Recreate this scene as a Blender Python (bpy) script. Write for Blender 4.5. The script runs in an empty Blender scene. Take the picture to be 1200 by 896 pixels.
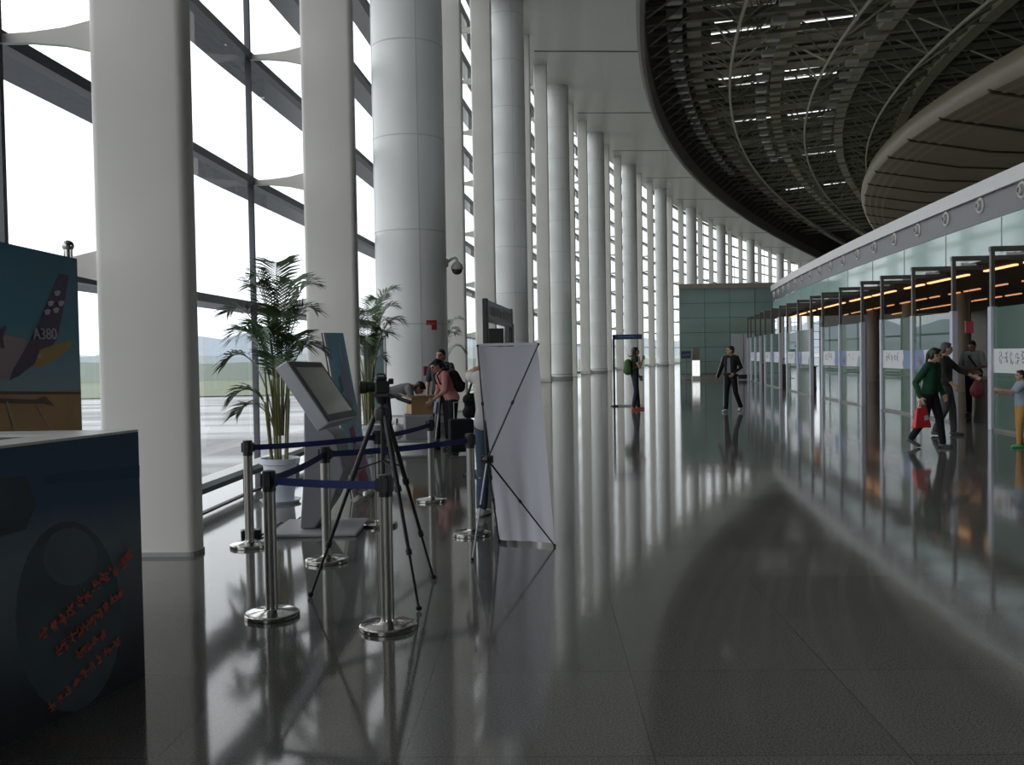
import bpy, bmesh, math, random
from mathutils import Vector, Matrix
random.seed(7)
SC = bpy.context.scene
COL = SC.collection
PI = math.pi

# ---------------------------------------------------------------- camera
F, PITCH, ROLL, EYE = 1100., math.atan(31/1100.), .017, 1.6
f_ = Vector((0, math.cos(PITCH), -math.sin(PITCH)))
r_, u_ = Vector((1, 0, 0)), Vector((0, math.sin(PITCH), math.cos(PITCH)))
cr, sr = math.cos(ROLL), math.sin(ROLL)
r_, u_ = r_*cr-u_*sr, u_*cr+r_*sr
CAM = Vector((0, 0, EYE))
cd = bpy.data.cameras.new('camera'); cam = bpy.data.objects.new('camera', cd); COL.objects.link(cam)
cd.sensor_width = 36; cd.lens = 36*F/1200; cd.clip_end = 3000; cd.clip_start = .05
cam.matrix_world = Matrix(((r_.x, u_.x, -f_.x, 0), (r_.y, u_.y, -f_.y, 0), (r_.z, u_.z, -f_.z, EYE), (0, 0, 0, 1)))
SC.camera = cam

def ray(x, y): return f_ + r_*((x-600)/F) + u_*((448-y)/F)
def fl(x, y, z=0.):                       # point of the floor seen at a photo position
    d = ray(x, y); t = (z-EYE)/d.z
    return Vector((d.x*t, d.y*t, z))
def at(x, y, Y):                          # point at depth Y
    d = ray(x, y); t = Y/d.y
    return Vector((d.x*t, Y, EYE+d.z*t))
def onplane(x, y, o, n):
    d = ray(x, y); t = (o-CAM).dot(n)/d.dot(n)
    return CAM+d*t

# ---------------------------------------------------------------- the hall is an arc
X0, R, Y0 = -3.203, 382.6, -7.42
A0 = math.asin((21-Y0)/R)
def ang(t): return A0+t/R
def pos(t, q, z=0.):                      # t metres along the window wall, q metres inward from it
    a = ang(t)
    return Vector((X0+R-(R-q)*math.cos(a), Y0+(R-q)*math.sin(a), z))
def ZT(t): return 23.5-4.77e-4*(t-135)**2

# ---------------------------------------------------------------- materials
def new_mat(name):
    m = bpy.data.materials.new(name); m.use_nodes = True
    return m, m.node_tree.nodes, m.node_tree.links
def mat(name, col, rough=.5, metal=0., spec=.5, emit=None, es=0., noise=0., nscale=20., bump=0., trans=0.):
    m, N, L = new_mat(name)
    b = N['Principled BSDF']
    c = (*col, 1)
    b.inputs['Base Color'].default_value = c
    b.inputs['Roughness'].default_value = rough
    b.inputs['Metallic'].default_value = metal
    b.inputs['Specular IOR Level'].default_value = spec
    if emit:
        b.inputs['Emission Color'].default_value = (*emit, 1); b.inputs['Emission Strength'].default_value = es
    if noise or bump:
        tc = N.new('ShaderNodeTexCoord'); nz = N.new('ShaderNodeTexNoise')
        nz.inputs['Scale'].default_value = nscale; nz.inputs['Detail'].default_value = 4
        L.new(tc.outputs['Object'], nz.inputs['Vector'])
        if noise:
            mx = N.new('ShaderNodeMix'); mx.data_type = 'RGBA'
            mx.inputs[6].default_value = tuple(x*(1-noise) for x in col)+(1,)
            mx.inputs[7].default_value = tuple(min(1, x*(1+noise)) for x in col)+(1,)
            L.new(nz.outputs['Fac'], mx.inputs[0]); L.new(mx.outputs[2], b.inputs['Base Color'])
        if bump:
            bp = N.new('ShaderNodeBump'); bp.inputs['Strength'].default_value = bump; bp.inputs['Distance'].default_value = .01
            L.new(nz.outputs['Fac'], bp.inputs['Height']); L.new(bp.outputs['Normal'], b.inputs['Normal'])
    return m
def glass_mat(name, tint, dif=None, dfac=0., gl=.9, rough=.0):
    m, N, L = new_mat(name)
    N.remove(N['Principled BSDF'])
    out = N['Material Output']
    tr = N.new('ShaderNodeBsdfTransparent'); tr.inputs[0].default_value = (*tint, 1)
    gs = N.new('ShaderNodeBsdfGlossy'); gs.inputs['Color'].default_value = (gl, gl, gl, 1); gs.inputs['Roughness'].default_value = rough
    fr = N.new('ShaderNodeFresnel'); fr.inputs['IOR'].default_value = 1.45
    mx = N.new('ShaderNodeMixShader')
    base = tr.outputs[0]
    if dif:
        d = N.new('ShaderNodeBsdfDiffuse'); d.inputs[0].default_value = (*dif, 1)
        m2 = N.new('ShaderNodeMixShader'); m2.inputs[0].default_value = dfac
        L.new(tr.outputs[0], m2.inputs[1]); L.new(d.outputs[0], m2.inputs[2]); base = m2.outputs[0]
    L.new(fr.outputs[0], mx.inputs[0]); L.new(base, mx.inputs[1]); L.new(gs.outputs[0], mx.inputs[2])
    L.new(mx.outputs[0], out.inputs[0])
    return m
def floor_mat():
    m, N, L = new_mat('granite_floor')
    b = N['Principled BSDF']
    uv = N.new('ShaderNodeUVMap'); uv.uv_map = 'UVMap'
    sep = N.new('ShaderNodeSeparateXYZ'); L.new(uv.outputs[0], sep.inputs[0])
    def math_(op, a, bb):
        n = N.new('ShaderNodeMath'); n.operation = op
        for i, v in enumerate((a, bb)):
            if isinstance(v, (int, float)): n.inputs[i].default_value = v
            elif v is not None: L.new(v, n.inputs[i])
        return n.outputs[0]
    lines, cells = [], []
    for o, off in ((0, .42), (1, .23)):
        s = math_('ADD', sep.outputs[o], 100+off)
        fr = math_('FRACT', s, None); cells.append(math_('FLOOR', s, None))
        d = math_('ABSOLUTE', math_('SUBTRACT', fr, .5), None)
        lines.append(math_('GREATER_THAN', d, .4975))
    line = math_('MAXIMUM', lines[0], lines[1])
    cmb = N.new('ShaderNodeCombineXYZ'); L.new(cells[0], cmb.inputs[0]); L.new(cells[1], cmb.inputs[1])
    wn = N.new('ShaderNodeTexWhiteNoise'); L.new(cmb.outputs[0], wn.inputs['Vector'])
    nz = N.new('ShaderNodeTexNoise'); nz.inputs['Scale'].default_value = 105; nz.inputs['Detail'].default_value = 5; nz.inputs['Roughness'].default_value = .8
    L.new(uv.outputs[0], nz.inputs['Vector'])
    rp = N.new('ShaderNodeValToRGB'); L.new(nz.outputs['Fac'], rp.inputs[0])
    rp.color_ramp.elements[0].position = .38; rp.color_ramp.elements[0].color = (.045, .046, .043, 1)
    rp.color_ramp.elements[1].position = .66; rp.color_ramp.elements[1].color = (.22, .215, .20, 1)
    tv = math_('MULTIPLY_ADD', wn.outputs['Value'], .22); N[-1].inputs[2].default_value = .85
    mx = N.new('ShaderNodeMix'); mx.data_type = 'RGBA'; mx.blend_type = 'MULTIPLY'; mx.inputs[0].default_value = 1
    L.new(rp.outputs[0], mx.inputs[6]); L.new(tv, mx.inputs[7])
    m2 = N.new('ShaderNodeMix'); m2.data_type = 'RGBA'
    L.new(line, m2.inputs[0]); L.new(mx.outputs[2], m2.inputs[6]); m2.inputs[7].default_value = (.06, .06, .058, 1)
    L.new(m2.outputs[2], b.inputs['Base Color'])
    b.inputs['Roughness'].default_value = .075
    b.inputs['IOR'].default_value = 1.52
    nb = N.new('ShaderNodeTexNoise'); nb.inputs['Scale'].default_value = 1.3; L.new(uv.outputs[0], nb.inputs['Vector'])
    bp = N.new('ShaderNodeBump'); bp.inputs['Strength'].default_value = .02; bp.inputs['Distance'].default_value = .05
    L.new(nb.outputs['Fac'], bp.inputs['Height']); L.new(bp.outputs[0], b.inputs['Normal'])
    return m
def grad_mat(name, stops, axis=2, lo=0., hi=1., rough=.5, noise=.0, spec=.5):
    """vertical gradient over object coordinates, printed ink"""
    m, N, L = new_mat(name); b = N['Principled BSDF']
    tc = N.new('ShaderNodeTexCoord'); sp = N.new('ShaderNodeSeparateXYZ'); L.new(tc.outputs['Object'], sp.inputs[0])
    mr = N.new('ShaderNodeMapRange'); mr.inputs[1].default_value = lo; mr.inputs[2].default_value = hi
    L.new(sp.outputs[axis], mr.inputs[0])
    rp = N.new('ShaderNodeValToRGB'); src = mr.outputs[0]
    if noise:
        nz = N.new('ShaderNodeTexNoise'); nz.inputs['Scale'].default_value = 3; L.new(tc.outputs['Object'], nz.inputs['Vector'])
        ma = N.new('ShaderNodeMath'); ma.operation = 'MULTIPLY_ADD'; ma.inputs[1].default_value = noise
        L.new(nz.outputs['Fac'], ma.inputs[0]); L.new(mr.outputs[0], ma.inputs[2]); src = ma.outputs[0]
    L.new(src, rp.inputs[0])
    e = rp.color_ramp.elements
    while len(e) < len(stops): e.new(.5)
    for i, (p, c) in enumerate(stops): e[i].position = p; e[i].color = (*c, 1)
    L.new(rp.outputs[0], b.inputs['Base Color']); b.inputs['Roughness'].default_value = rough
    b.inputs['Specular IOR Level'].default_value = spec
    return m

M = dict(
    white=mat('white_paint', (.70, .675, .625), .45, noise=.04, nscale=3),
    column=mat('white_column_panel', (.76, .77, .75), .35, noise=.03, nscale=2),
    seam=mat('panel_seam', (.32, .33, .32), .6),
    soffit=mat('soffit_panel', (.62, .605, .56), .4, noise=.04, nscale=1),
    rim=mat('soffit_rim', (.16, .135, .11), .5),
    mullion=mat('dark_mullion', (.055, .058, .072), .4, noise=.1, nscale=4),
    shade=mat('sunshade_metal', (.09, .095, .115), .5, noise=.1, nscale=2),
    steel=mat('roof_steel', (.30, .28, .22), .6, noise=.2, nscale=2),
    beam=mat('roof_beam_paint', (.5, .46, .37), .55, noise=.08, nscale=1),
    tube=mat('roof_tube', (.60, .57, .47), .5),
    deck=mat('roof_deck', (.085, .075, .06), .9, noise=.2, nscale=1),
    lampbox=mat('lamp_housing', (.5, .5, .46), .5),
    dish=mat('dish_panel', (.30, .22, .15), .6, noise=.25, nscale=.25),
    dishrib=mat('dish_rib', (.05, .036, .024), .7),
    dishrim=mat('dish_rim', (.31, .245, .17), .5),
    floor=floor_mat(),
    pane=glass_mat('window_glass', (.94, .96, .97)),
    skypane=glass_mat('skylight_glass', (.24, .24, .235)),
    green_glass=glass_mat('green_partition_glass', (.52, .68, .61), (.20, .31, .26), .45),
    green_clad=mat('green_glass_cladding', (.23, .33, .295), .12, noise=.1, nscale=1),
    green_band=mat('pale_green_glass_band', (.36, .52, .48), .08, noise=.06, nscale=1),
    tan=mat('tan_cap', (.30, .255, .19), .6),
    fascia=mat('grey_fascia', (.12, .12, .13), .45, noise=.06, nscale=2),
    fascia_cap=mat('pale_fascia_cap', (.62, .61, .60), .4),
    bronze=mat('bronze_frame', (.10, .09, .08), .4, metal=.3),
    postwhite=mat('pale_post', (.46, .47, .54), .35),
    inner_ceiling=mat('dark_inner_ceiling', (.20, .145, .105), .7, noise=.2, nscale=1),
    inner_wall=mat('brown_inner_wall', (.15, .115, .09), .6, noise=.15, nscale=1),
    inner_col=mat('brown_inner_column', (.25, .20, .15), .5),
    strip=mat('warm_strip_light', (1, .6, .3), .5, emit=(1., .50, .19), es=1.9),
    strip_dim=mat('dim_warm_strip', (1, .6, .3), .5, emit=(1., .42, .16), es=.75),
    office=mat('lit_office_window', (.3, .36, .33), .3, emit=(.62, .8, .7), es=.17),
    lightbox=mat('lit_sign_face', (.9, .9, .9), .4, emit=(1, 1, 1), es=1.0),
    chrome=mat('polished_steel', (.50, .49, .46), .16, metal=1.),
    brushed=mat('brushed_steel', (.36, .35, .32), .42, metal=1., noise=.06, nscale=30),
    blackpl=mat('black_plastic', (.012, .012, .013), .45),
    rubber=mat('black_rubber', (.01, .01, .01), .8),
    belt=mat('navy_belt', (.012, .022, .12), .7),
    silver=mat('silver_plastic', (.42, .44, .47), .35, metal=.3),
    kiosk=mat('grey_kiosk_body', (.27, .28, .30), .5),
    screen=mat('dark_screen', (.035, .037, .033), .12),
    banner=mat('white_banner_back', (.62, .63, .70), .65, noise=.03, nscale=4),
    pot=mat('white_pot', (.66, .70, .78), .35),
    soil=mat('potting_soil', (.03, .02, .012), .95, noise=.4, nscale=30),
    leaf=mat('palm_leaf', (.055, .10, .035), .45, noise=.4, nscale=5),
    stem=mat('palm_stem', (.16, .155, .045), .5, noise=.4, nscale=14),
    red=mat('red_sticker', (.55, .04, .03), .5), dred=mat('dark_red_sticker', (.30, .02, .05), .5),
    skin=mat('skin', (.42, .23, .15), .55), eye=mat('dark_eye', (.02, .015, .012), .3), lip=mat('lip', (.32, .11, .09), .5),
    hair=mat('black_hair', (.012, .010, .009), .5, noise=.3, nscale=60),
    card=mat('cardboard', (.42, .26, .13), .8, noise=.1, nscale=8),
    cardtop=mat('pale_cardboard_flap', (.58, .40, .24), .8),
)
def cloth(name, c, n=.12): return mat(name, c, .85, spec=.2, noise=n, nscale=25)

# ---------------------------------------------------------------- mesh builder
class MB:
    def __init__(s): s.v, s.f, s.mi, s.uv = [], [], [], None
    def add(s, vs, fs, mi=0):
        o = len(s.v); s.v += [tuple(v) for v in vs]; s.f += [tuple(i+o for i in f) for f in fs]; s.mi += [mi]*len(fs)
        return s
    def hexa(s, p, mi=0):                 # 8 corners: bottom ring then top ring
        return s.add(p, [(3, 2, 1, 0), (4, 5, 6, 7), (0, 1, 5, 4), (1, 2, 6, 5), (2, 3, 7, 6), (3, 0, 4, 7)], mi)
    def box(s, lo, hi, mi=0, mtx=None):
        x0, y0, z0 = lo; x1, y1, z1 = hi
        p = [Vector(c) for c in ((x0, y0, z0), (x1, y0, z0), (x1, y1, z0), (x0, y1, z0), (x0, y0, z1), (x1, y0, z1), (x1, y1, z1), (x0, y1, z1))]
        if mtx: p = [mtx @ c for c in p]
        return s.hexa(p, mi)
    def bar(s, a, b, w, h, mi=0, up=Vector((0, 0, 1))):
        a, b = Vector(a), Vector(b); d = (b-a).normalized()
        if abs(d.dot(up)) > .99: up = Vector((1, 0, 0))
        x = d.cross(up).normalized()*w/2; y = x.cross(d).normalized()*h/2
        return s.hexa([a-x-y, a+x-y, a+x+y, a-x+y, b-x-y, b+x-y, b+x+y, b-x+y], mi)
    def tube(s, pts, rad, n=8, mi=0, caps=True):
        pts = [Vector(p) for p in pts]
        if not isinstance(rad, (list, tuple)): rad = [rad]*len(pts)
        ref = None; vs = []; fs = []
        for i, p in enumerate(pts):
            d = (pts[min(i+1, len(pts)-1)]-pts[max(i-1, 0)]).normalized()
            if ref is None: ref = d.orthogonal().normalized()
            x = (ref-d*ref.dot(d)).normalized(); ref = x; y = d.cross(x)
            for k in range(n):
                a = 2*PI*k/n; vs.append(p+(x*math.cos(a)+y*math.sin(a))*rad[i])
        for i in range(len(pts)-1):
            for k in range(n):
                k2 = (k+1) % n; fs.append((i*n+k, i*n+k2, (i+1)*n+k2, (i+1)*n+k))
        if caps:
            fs.append(tuple(range(n-1, -1, -1))); fs.append(tuple((len(pts)-1)*n+k for k in range(n)))
        return s.add(vs, fs, mi)
    def lathe(s, prof, n=24, c=(0, 0, 0), mi=0, ax=None, caps=True):
        c = Vector(c); q = Matrix.Identity(3)
        if ax is not None: q = Vector((0, 0, 1)).rotation_difference(Vector(ax)).to_matrix()
        vs = []; fs = []
        for r, z in prof:
            for k in range(n):
                a = 2*PI*k/n; vs.append(c+q @ Vector((r*math.cos(a), r*math.sin(a), z)))
        for i in range(len(prof)-1):
            for k in range(n):
                k2 = (k+1) % n; fs.append((i*n+k, i*n+k2, (i+1)*n+k2, (i+1)*n+k))
        if caps:
            fs.append(tuple(range(n-1, -1, -1))); fs.append(tuple((len(prof)-1)*n+k for k in range(n)))
        return s.add(vs, fs, mi)
    def ball(s, c, rx, ry=None, rz=None, n=14, mi=0, rot=None):
        ry = ry or rx; rz = rz or rx; c = Vector(c); h = n//2
        vs = []; fs = []
        for i in range(1, h):
            p = PI*i/h
            for k in range(n):
                a = 2*PI*k/n; w = Vector((rx*math.sin(p)*math.cos(a), ry*math.sin(p)*math.sin(a), -rz*math.cos(p)))
                vs.append(c+(rot @ w if rot else w))
        b = len(vs); w = Vector((0, 0, rz)); w = rot @ w if rot else w
        vs += [c-w, c+w]
        for i in range(h-2):
            for k in range(n):
                k2 = (k+1) % n; fs.append((i*n+k, i*n+k2, (i+1)*n+k2, (i+1)*n+k))
        for k in range(n):
            k2 = (k+1) % n; fs.append((b, k2, k)); fs.append((b+1, (h-2)*n+k, (h-2)*n+k2))
        return s.add(vs, fs, mi)
    def caps(s, a, b, ra, rb=None, n=12, mi=0):      # tapered capsule
        rb = rb or ra; a, b = Vector(a), Vector(b); d = b-a; L = d.length
        if L < 1e-4: return s.ball(a, max(ra, rb), n=n, mi=mi)
        prof = []; k = 5
        for i in range(k+1): p = PI/2*i/k; prof.append((max(1e-4, ra*math.sin(p)), -ra*math.cos(p)))
        for i in range(k+1): p = PI/2*i/k; prof.append((max(1e-4, rb*math.cos(p)), L+rb*math.sin(p)))
        return s.lathe(prof, n, a, mi, d/L)
    def prism(s, poly, z0, z1, mtx=None, mi=0):      # polygon in xy extruded along z
        n = len(poly); vs = [Vector((x, y, z)) for z in (z0, z1) for x, y in poly]
        if mtx: vs = [mtx @ v for v in vs]
        return s.add(vs, [tuple(range(n-1, -1, -1)), tuple(range(n, 2*n))]+[(i, (i+1) % n, n+(i+1) % n, n+i) for i in range(n)], mi)
    def mesh(s, name, mats):
        me = bpy.data.meshes.new(name); me.from_pydata(s.v, [], s.f)
        for m in (mats if isinstance(mats, (list, tuple)) else [mats]): me.materials.append(m)
        me.polygons.foreach_set('material_index', s.mi); me.update()
        return me
    def build(s, name, mats, parent=None, loc=None, rotz=0, smooth=False, bevel=0.):
        me = s.mesh(name, mats)
        if bevel:
            bm = bmesh.new(); bm.from_mesh(me)
            es = [e for e in bm.edges if len(e.link_faces) == 2 and e.calc_face_angle(0) > .6]
            bmesh.ops.bevel(bm, geom=es, offset=bevel, segments=2, affect='EDGES', profile=.5)
            bm.to_mesh(me); bm.free()
        if smooth:
            for p in me.polygons: p.use_smooth = True
            try: me.set_sharp_from_angle(angle=.7)
            except Exception: pass
        o = bpy.data.objects.new(name, me); COL.objects.link(o)
        if parent is not None: o.parent = parent
        if loc is not None: o.location = loc
        o.rotation_euler = (0, 0, rotz)
        return o

def empty(name, loc=(0, 0, 0), rotz=0.):
    o = bpy.data.objects.new(name, None); COL.objects.link(o); o.location = loc; o.rotation_euler = (0, 0, rotz)
    o.empty_display_size = .1
    return o
def tag(o, label, cat, group=None):
    o['label'] = label; o['category'] = cat
    if group: o['group'] = group
    return o
def struct(o, label=None):
    o['kind'] = 'structure'
    if label: o['label'] = label
    return o
def dup(o, parent=None):
    c = o.copy(); COL.objects.link(c)
    if parent is not None: c.parent = parent
    for ch in list(o.children): dup(ch, c)
    return c
ORD = ['nearest', 'second', 'third', 'fourth', 'fifth', 'sixth', 'seventh', 'eighth', 'ninth', 'tenth', 'eleventh', 'twelfth', 'thirteenth', 'fourteenth', 'fifteenth', 'sixteenth', 'seventeenth', 'eighteenth', 'nineteenth', 'twentieth', 'twenty-first', 'twenty-second']
def nth(i): return ORD[i] if i < len(ORD) else 'farther'

def arc_strip(prof, t0, t1, n, name, mats, smooth=True, closed=False, uv=False):
    """sweep a (q, dz) profile along the arc; dz(t) may be added through a callable"""
    mb = MB(); k = len(prof); vs = []; fs = []; uvs = []
    for i in range(n+1):
        t = t0+(t1-t0)*i/n
        for q, z in prof:
            vs.append(pos(t, q, z(t) if callable(z) else z)); uvs.append((q, t))
    kk = k if closed else k-1
    for i in range(n):
        for j in range(kk):
            j2 = (j+1) % k
            fs.append((i*k+j, i*k+j2, (i+1)*k+j2, (i+1)*k+j))
    if closed: fs += [tuple(range(k-1, -1, -1)), tuple(n*k+j for j in range(k))]
    mb.add(vs, fs)
    o = mb.build(name, mats, smooth=smooth)
    if uv:
        l = o.data.uv_layers.new(name='UVMap')
        for lp in o.data.loops: l.data[lp.index].uv = uvs[lp.vertex_index]
    return o
def zt(d): return lambda t: ZT(t)+d

# ================================================================ SETTING
TB, TF = -44., 222.                       # arc extent of the hall
struct(arc_strip([(85, 0), (-1.42, 0)], TB, TF, 140, 'floor', M['floor'], uv=True))
# soffit over the columns
struct(arc_strip([(-1.5, zt(.02)), (0, zt(0)), (5.75, zt(-.4)), (5.75, zt(1.5)), (-1.5, zt(1.5))], TB, TF, 140, 'ceiling', M['soffit'], closed=True, smooth=False))
o = arc_strip([(5.72, zt(-.42)), (5.88, zt(-.48)), (6.08, zt(-.38)), (6.15, zt(.0)), (6.1, zt(1.2)), (5.72, zt(1.2))], TB, TF, 140, 'trim_1', M['rim'], closed=True)
struct(o, 'dark rounded edge of the white soffit')
mb = MB()
for i in range(-2, 10):
    t = 10.5+21*i
    mb.bar(pos(t, .05, ZT(t)-.012), pos(t, 5.74, ZT(t)-.412), .16, .03)
struct(mb.build('trim_2', mat('soffit_joint', (.10, .10, .095), .7)), 'dark joint lines across the white soffit')
# roof deck and space frame
slits = [48.4, 51.2, 54.6, 57.4, 72.2, 76, 95, 99, 119.5, 124, 146, 151]
sl = sorted(slits)
bands = []; cur = TB
for s in sl: hw_ = 1.05 if s < 60 else .7; bands.append((cur, s-hw_)); cur = s+hw_
bands.append((cur, TF))
roof = empty('ceiling', pos(40, 30, 30)); struct(roof)
def keep(o, par):                         # parent without moving
    o.parent = par; o.matrix_parent_inverse = par.matrix_basis.inverted() if False else Matrix.Translation(par.location).inverted()
    return o
def merge_strip(bands, prof, name, m):
    mb = MB(); k = len(prof)
    for a, b in bands:
        n = max(1, int((b-a)/4)); vs = []; fs = []
        for i in range(n+1):
            t = a+(b-a)*i/n
            vs += [pos(t, q, ZT(t)+z) for q, z in prof]
        for i in range(n):
            for j in range(k-1): fs.append((i*k+j, i*k+j+1, (i+1)*k+j+1, (i+1)*k+j))
        mb.add(vs, fs)
    return mb.build(name, m)
dprof = [(5.8, 1.5), (6.0, 5.6), (24, 6.4), (50, 7), (86, 6)]
full = [(a, min(a+4., TF)) for a in [TB+4*k for k in range(int((TF-TB)/4)+1)] if a < TF]
o1 = merge_strip(bands, [(10.2, 5.8), (14.6, 6.0)], 'roof_deck', M['deck']); keep(o1, roof)
o1 = merge_strip(bands, [(16.4, 6.05), (21.2, 6.25)], 'roof_deck', M['deck']); keep(o1, roof)
for pr in ([(5.8, 1.), (6.0, 5.6), (10.2, 5.8)], [(14.6, 6.0), (16.4, 6.05)], [(21.2, 6.25), (24, 6.4), (50, 7), (86, 6)]):
    keep(merge_strip(full, pr, 'roof_deck', M['deck']), roof)
keep(merge_strip([(s-1.1, s+1.1) if s < 60 else (s-.75, s+.75) for s in sl], [(10.1, 5.9), (14.7, 6.1)], 'skylight_pane', M['skypane']), roof)
keep(merge_strip([(s-1.1, s+1.1) if s < 60 else (s-.75, s+.75) for s in sl], [(16.3, 6.15), (21.3, 6.35)], 'skylight_pane', M['skypane']), roof)
# dark pane tint stands in for louvre shade over the skylights
def arc_pts(q, dz, t0, t1, step=3.): 
    n = int((t1-t0)/step); return [pos(t0+(t1-t0)*i/n, q, ZT(t0+(t1-t0)*i/n)+dz) for i in range(n+1)]
for q in (9, 15.5, 22, 28.5):
    w = .48
    o = arc_strip([(q-w, zt(3.7)), (q+w, zt(3.7)), (q+w, zt(4.3)), (q-w, zt(4.3))], 8, 205, 90, 'roof_beam', M['beam'], closed=True, smooth=False)
    keep(o, roof)
for q in (11.6, 18.4, 25.2, 32):
    o = MB().tube(arc_pts(q, 2.2, 8, 205), .11, 8).build('chord_tube', M['tube'], smooth=True); keep(o, roof)
# purlins across
tps = []; t = 22.
while t < 190: tps.append(t); t += 3.1 if t < 100 else 4.2
for i, t in enumerate(tps):
    d = 3.35
    o = MB().bar(pos(t, 6.0, ZT(t)+d), pos(t, 44, ZT(t)+d+1.0), .16 if i % 3 else .40, .24 if i % 3 else .50).build('purlin', M['steel']); keep(o, roof)
for i, t in enumerate(tps):
    if t > 110: break
    if i % 2: continue
    o = MB().bar(pos(t+1.1, 6.0, ZT(t)+4.9), pos(t+1.1, 44, ZT(t)+5.7), .12, .16).build('upper_purlin', M['steel']); keep(o, roof)
web = []
for qc in (11.6, 18.4, 25.2, 32):
    t = 24.
    while t < 150:
        for qq in (qc-2.5, qc+3.8):
            for dt in (-3.4, 3.4):
                web.append((t, pos(t, qc, ZT(t)+2.2), pos(t+dt, qq, ZT(t+dt)+4.6)))
        t += 6.9
web.sort(key=lambda w: w[0])
rest = MB()
for i, (t, a, b) in enumerate(web):
    if i < 95: keep(MB().tube([a, b], .075, 6).build('web_strut', M['tube'] if i % 3 == 0 else M['steel']), roof)
    else: rest.tube([a, b], .075, 5)
t = 24.
while t < 175:
    rest.tube([pos(t, 6.2, ZT(t)+1.2), pos(t+2.5, 8.6, ZT(t)+3.7)], .07, 5)
    rest.tube([pos(t+2.3, 9, ZT(t)+4.6), pos(t, 11.6, ZT(t)+2.2)], .05, 5)
    for q in (12.5, 13.3, 14.2, 19.4, 20.3, 26.4):
        rest.tube([pos(t+random.uniform(0, 3), q, ZT(t)+5.2), pos(t+1.5+random.uniform(0, 4), q+random.uniform(-1.2, 1.2), ZT(t)+4.2)], .05, 5)
    t += 3.45
o = rest.build('web_strut_far', M['steel']); o['kind'] = 'stuff'; keep(o, roof)
# ceiling lamps hung along the roof beams
lamp0 = None
for q, tl in ((7.75, [25+3.1*k for k in range(0, 30)]), (14.2, [27+4.7*k for k in range(0, 18)]), (20.7, [33+4.7*k for k in range(0, 14)])):
    for k, t in enumerate(tl):
        p = pos(t, q, ZT(t)+2.75)
        if lamp0 is None:
            mbx = MB(); mbx.box((-.48, -.34, 0), (.48, .34, .38)); lamp0 = mbx.build('roof_floodlight', M['lampbox'], bevel=.04)
            MB().box((-.38, -.26, -.02), (.38, .26, .01)).build('lens', mat('lamp_lens', (.6, .6, .56), .3), lamp0)
            MB().box((-.04, -.04, .38), (.04, .04, .7)).build('bracket', M['steel'], lamp0)
            l = lamp0
        else: l = dup(lamp0)
        l.location = p; l.rotation_euler = (0, 0, -ang(t))
        tag(l, 'small grey box floodlight hung in a row under the dark steel roof', 'ceiling light', 'floodlights under the roof trusses')

# dropped dish ceiling over the hall centre
QD = 24.7
o = arc_strip([(QD+.1, zt(-1.6)), (QD-.15, zt(-2.2)), (QD, zt(-2.75)), (QD+.35, zt(-3.0))], 10, 215, 120, 'trim_3', M['dishrim'])
struct(o, 'pale outer rim of the brown dropped ceiling')
o = arc_strip([(QD+.3, zt(-2.97)), (QD+6, zt(-4.2)), (QD+20, zt(-5.6)), (QD+60, zt(-6))], 10, 215, 120, 'ceiling', M['dish']); struct(o)
mb = MB()
for i in range(0, 18):
    t = 14+i*11
    for (q0, z0), (q1, z1) in (((QD-.05, -2.3), (QD+.3, -3.02)), ((QD+.3, -3.02), (QD+6, -4.25)), ((QD+6, -4.25), (QD+20, -5.65))):
        mb.bar(pos(t, q0, ZT(t)+z0), pos(t, q1, ZT(t)+z1), .34, .12)
struct(mb.build('trim_4', M['dishrib']), 'dark ribs across the brown dropped ceiling')
for k in range(3):
    q0 = QD+.75+k*.75
    zz = lambda q: -2.97-(q-QD-.3)*1.23/5.7
    o = arc_strip([(q0, zt(zz(q0)-.05)), (q0+.28, zt(zz(q0+.28)-.05))], 10, 215, 120, 'trim_%d' % (10+k), M['dishrim'])
    struct(o, 'pale slat line along the rim of the brown dropped ceiling')
# unseen walls far right and far end, closed to keep the hall dark
for z0, z1 in ((0, 2), (16.5, 40)):
    struct(arc_strip([(85, z0), (85, z1)], TB, TF, 60, 'wall_right', mat('dark_far_wall', (.07, .065, .06), .8)))
k = 0; t = TB  # unseen glazing added in the right wall to let in fill light
while t < TF-.1:
    t2 = min(t+14, TF); mb = MB()
    a, b = pos(t, 85), pos(t2, 85)
    for z in (2.05, 5.5, 9.3, 13, 16.45): mb.bar(a+Vector((0, 0, z)), b+Vector((0, 0, z)), .15, .12)
    for u in (0, .25, .5, .75): q = a.lerp(b, u); mb.box((q.x-.06, q.y-.06, 2), (q.x+.06, q.y+.06, 16.5))
    fr = struct(mb.build('window_%d' % (100+k), M['mullion'])); g = MB()
    g.add([a+Vector((0, 0, 2)), b+Vector((0, 0, 2)), b+Vector((0, 0, 16.5)), a+Vector((0, 0, 16.5))], [(0, 1, 2, 3)]); g.build('pane', M['pane'], fr)
    t = t2; k += 1
mb = MB(); mb.add([pos(TF, -2, 0), pos(TF, 86, 0), pos(TF, 86, 40), pos(TF, -2, 40)], [(0, 1, 2, 3)])
struct(mb.build('wall_far', mat('far_wall', (.12, .12, .11), .8)))
mb = MB(); mb.add([pos(TB, -2, 0), pos(TB, 86, 0), pos(TB, 86, 40), pos(TB, -2, 40)], [(0, 1, 2, 3)])  # unseen rear wall added to block daylight from behind the camera
struct(mb.build('shade_wall_near', mat('shade_wall', (.30, .29, .27), .8)))

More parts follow.
